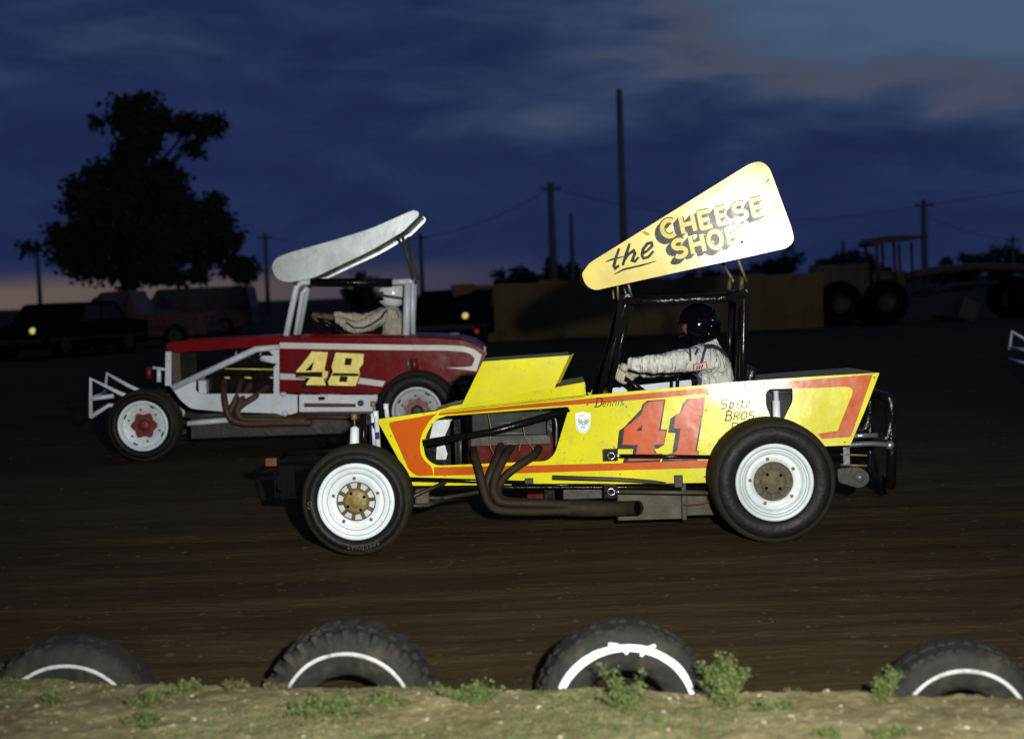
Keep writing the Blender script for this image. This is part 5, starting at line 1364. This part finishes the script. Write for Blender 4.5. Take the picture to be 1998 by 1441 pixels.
wire(PL['right'], PL['right'] + Vector((18, -6, 3.4)), .5, 'wire climbing away from the pole beyond the grader')
wire(PL['l1'], PL['red'], .5, 'wire linking the two faint poles behind the red car')
wire(PL['right'] + Vector((0, 0, -.6)), PL['r3'], .3, 'lower wire from the grader pole to the last pole')

# ------------------------------------------------------------------ board wall beyond the track
a_, b_ = at_depth(886, 600, 34.5), at_depth(1606, 600, 36.5)
nb_ = 18
root = empty('board_wall', (a_.x, a_.y, gz(a_.x, a_.y, False)), math.atan2(b_.y - a_.y, b_.x - a_.x))
tag(root, 'long tan board wall running along the far side of the track', 'wall')
Lw = (b_ - a_).xy.length
for k in range(nb_):
    w0 = Lw / nb_; h = at_depth(900 + 39 * k, 556 - 1.4 * k + 3.5 * noise.noise(Vector((k * .35, 0, 0))), 35.5).z - root.location.z + rnd.uniform(-.02, .02)
    MB().box((w0 * (k + .5), rnd.uniform(-.012, .012), h / 2 - .05), (w0 - .004, .05, h + .1), None, .002).build('panel', 'wall_board', root)
    MB().box((w0 * k, .07, h / 2 - .1), (.1, .08, h), None, .01).build('post', 'wood_pole', root)
q_ = [at_depth(*p, 34.4) for p in ((880, 557), (921, 556), (925, 642), (906, 642))]
Ri_ = Matrix.Rotation(-root.rotation_euler.z, 3, 'Z')
MB().prism([[Ri_ @ (v - Vector(root.location)) for v in q_]], (0, .05, 0)).build('end_board', 'wall_board', root)

# ------------------------------------------------------------------ road grader parked beyond the track
GD = 38.0
def gp(px_, py_, dy=0.0): return at_depth(px_, py_, GD + dy)
p = gp(1750, 640); gr = empty('road_grader', (p.x, GD, gz(p.x, GD, False)))
tag(gr, 'orange road grader with a canopy on posts parked in the dark', 'grader')
G0 = Vector(gr.location)
def gbox(name, p0, p1, y0, y1, mat, bev=.03, parent=None):
    a, b = gp(*p0) - G0, gp(*p1) - G0
    return MB().box(((a.x + b.x) / 2, (y0 + y1) / 2, (a.z + b.z) / 2), (abs(b.x - a.x), y1 - y0, abs(b.z - a.z)), None, bev).build(name, mat, parent or gr)
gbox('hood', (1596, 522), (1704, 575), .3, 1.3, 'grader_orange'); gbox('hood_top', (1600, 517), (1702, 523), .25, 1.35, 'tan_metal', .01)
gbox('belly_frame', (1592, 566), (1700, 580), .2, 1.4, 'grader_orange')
cn_ = gp(1752, 466) - G0
cnp = [gp(*q) - G0 for q in ((1700, 474), (1708, 464), (1728, 460), (1790, 459), (1812, 460), (1812, 464), (1780, 468), (1730, 472), (1706, 480))]
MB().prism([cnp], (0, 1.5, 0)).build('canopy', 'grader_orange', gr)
for (px_, y_) in ((1712, .1), (1746, .1), (1780, .1), (1714, 1.4), (1748, 1.4), (1782, 1.4)):
    q0, q1 = gp(px_, 472) - G0, gp(px_ + 4, 562) - G0; MB().tube([(q0.x, y_, q0.z), (q1.x, y_, q1.z)], .04, 8).build('canopy_post', 'grader_orange', gr)
gbox('cab_base', (1706, 530), (1772, 590), .15, 1.35, 'grader_orange'); gbox('seat', (1726, 520), (1752, 548), .5, 1.0, 'black_pad')
v = [gp(*q) - G0 for q in ((1765, 545), (1830, 530), (1905, 522), (1975, 522), (2030, 530), (2050, 575))]
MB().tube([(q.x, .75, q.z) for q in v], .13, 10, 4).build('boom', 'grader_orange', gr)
v = [gp(*q) - G0 for q in ((1800, 575), (1880, 556), (1960, 552))]
MB().tube([(q.x, .5, q.z) for q in v], .07, 8).tube([(q.x, 1.0, q.z) for q in v], .07, 8).build('drawbar', 'dark_metal', gr)
q = gp(1880, 605) - G0
MB().box((q.x, .75, q.z), (.5, 2.6, .55), Matrix.Rotation(R(20), 3, 'Y') , .05).build('blade', 'tan_metal', gr)
for px_ in (1637, 1727, 2010):
    for y_ in (-.25, 1.45):
        q = gp(px_, 604) - G0; rad = .60
        wz = rad - .02
        wo = MB().lathe([(.28, .02), (.24, .06), (.12, .10), (.0, .08)], (q.x, y_, wz), 20).build('wheel', 'dark_metal', gr)
        MB().lathe([(.28, .0), (.34, -.03), (rad - .08, -.03), (rad - .02, .03), (rad, .1), (rad, .25), (rad - .02, .33), (rad - .08, .38), (.3, .36)], (q.x, y_, wz), 32).build('tyre', 'matte_black', wo)

# ------------------------------------------------------------------ parked vehicles
def vehicle(name, px_, py_, Yd, L_, H_, body_pts, wins, mat, label, cat, rz=0.0, lamp=None):
    p = at_depth(px_, py_, Yd); z0 = gz(p.x, Yd, False)
    root = empty(name, (p.x, Yd, z0), rz); tag(root, label, cat, 'vehicles parked beyond the track')
    W_ = 1.75
    pts = [(x * L_, -W_ / 2, z * H_) for x, z in fillet(body_pts, 3)]
    MB().prism([pts], (0, W_, 0)).build('body', mat, root)
    for wn in wins:
        for y_ in (-W_ / 2 - .012, W_ / 2 + .002):
            MB().prism([[(x * L_, y_, z * H_) for x, z in wn]], (0, .01, 0)).build('window', 'window_glass', root)
    for fx_ in (.2, .8):
        for y_ in (-W_ / 2 - .02, W_ / 2 - .20):
            wo = MB().lathe([(.19, .01), (.16, .02), (.05, .0), (0, -.005)], (fx_ * L_, y_, .32), 20).build('wheel', 'dark_metal', root)
            MB().lathe([(.19, .01), (.23, -.01), (.30, .0), (.32, .04), (.32, .18), (.3, .22)], (fx_ * L_, y_, .32), 24).build('tyre', 'matte_black', wo)
    MB().box((L_ * .5, -W_ / 2 - .02, H_ * .34), (L_ * .9, .03, .05), None, .01).build('trim', 'dark_metal', root)
    for sx_, mt in ((.005, 'dark_metal'), (.995, 'dark_metal')):
        MB().box((sx_ * L_, 0, .42), (.12, W_ * .96, .13), None, .03).build('bumper', mt, root)
    for y_ in (-.62, .62):
        mt = 'amber_lamp' if lamp == 'left' and y_ < 0 else 'window_glass'
        MB().lathe([(0, -.05), (.065, -.03), (.075, .02)], (0.0, y_, .68), 16, 'X').build('headlight', mt, root)
        MB().box((L_ + .003, y_, .7), (.04, .2, .12), None, .01).build('taillight', 'hub_red', root)
    return root
wagon = [(0, .16, .0), (0, .5, .03), (.22, .56, .03), (.32, .98, .03), (.97, 1.0, .03), (1.0, .55, .02), (1.0, .16, 0)]
wag_w = [[(.30, .60), (.355, .92), (.50, .93), (.50, .60)], [(.53, .60), (.53, .93), (.72, .94), (.72, .60)], [(.75, .60), (.75, .94), (.94, .94), (.96, .60)]]
sedan = [(0, .18, 0), (0, .55, .03), (.26, .62, .03), (.38, .98, .04), (.68, 1.0, .04), (.80, .66, .03), (1.0, .60, .03), (1.0, .18, 0)]
sed_w = [[(.345, .66), (.40, .93), (.52, .94), (.52, .66)], [(.55, .66), (.55, .94), (.66, .94), (.74, .66)]]
pick = [(0, .2, 0), (0, .55, .03), (.24, .58, .03), (.33, .98, .03), (.52, 1.0, .03), (.56, .58, .0), (1.0, .56, .02), (1.0, .2, 0)]
pick_w = [[(.30, .62), (.36, .93), (.50, .94), (.50, .62)]]
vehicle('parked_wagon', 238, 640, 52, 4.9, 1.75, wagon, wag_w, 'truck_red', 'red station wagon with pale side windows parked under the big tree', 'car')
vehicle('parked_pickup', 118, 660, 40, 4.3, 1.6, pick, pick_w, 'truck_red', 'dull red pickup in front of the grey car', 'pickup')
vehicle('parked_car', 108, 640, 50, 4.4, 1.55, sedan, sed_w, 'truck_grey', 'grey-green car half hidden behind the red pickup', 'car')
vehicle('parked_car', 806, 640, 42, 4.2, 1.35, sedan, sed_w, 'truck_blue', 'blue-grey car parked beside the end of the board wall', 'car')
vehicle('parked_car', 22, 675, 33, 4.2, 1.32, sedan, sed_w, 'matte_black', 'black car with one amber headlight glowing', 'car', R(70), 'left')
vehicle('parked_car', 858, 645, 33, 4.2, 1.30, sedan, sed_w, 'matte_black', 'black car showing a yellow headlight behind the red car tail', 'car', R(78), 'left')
q = at_depth(930, 646, 31.5); zg = gz(q.x, 31.5, False)
o_ = MB().tube([(0, 0, -.1), (0, 0, q.z - zg)], .02, 6).build('added_stake', 'dark_metal'); o_.location = (q.x, 31.5, zg)
MB().lathe([(0, -.02), (.05, -.015), (.05, .01)], (0, -.02, q.z - zg), 14).build('taillamp', 'red_lamp', o_)  # glowing red tail light; the stake is made up to carry it
tag(o_, 'short made-up stake with a small glowing red reflector before the board wall', 'taillamp')
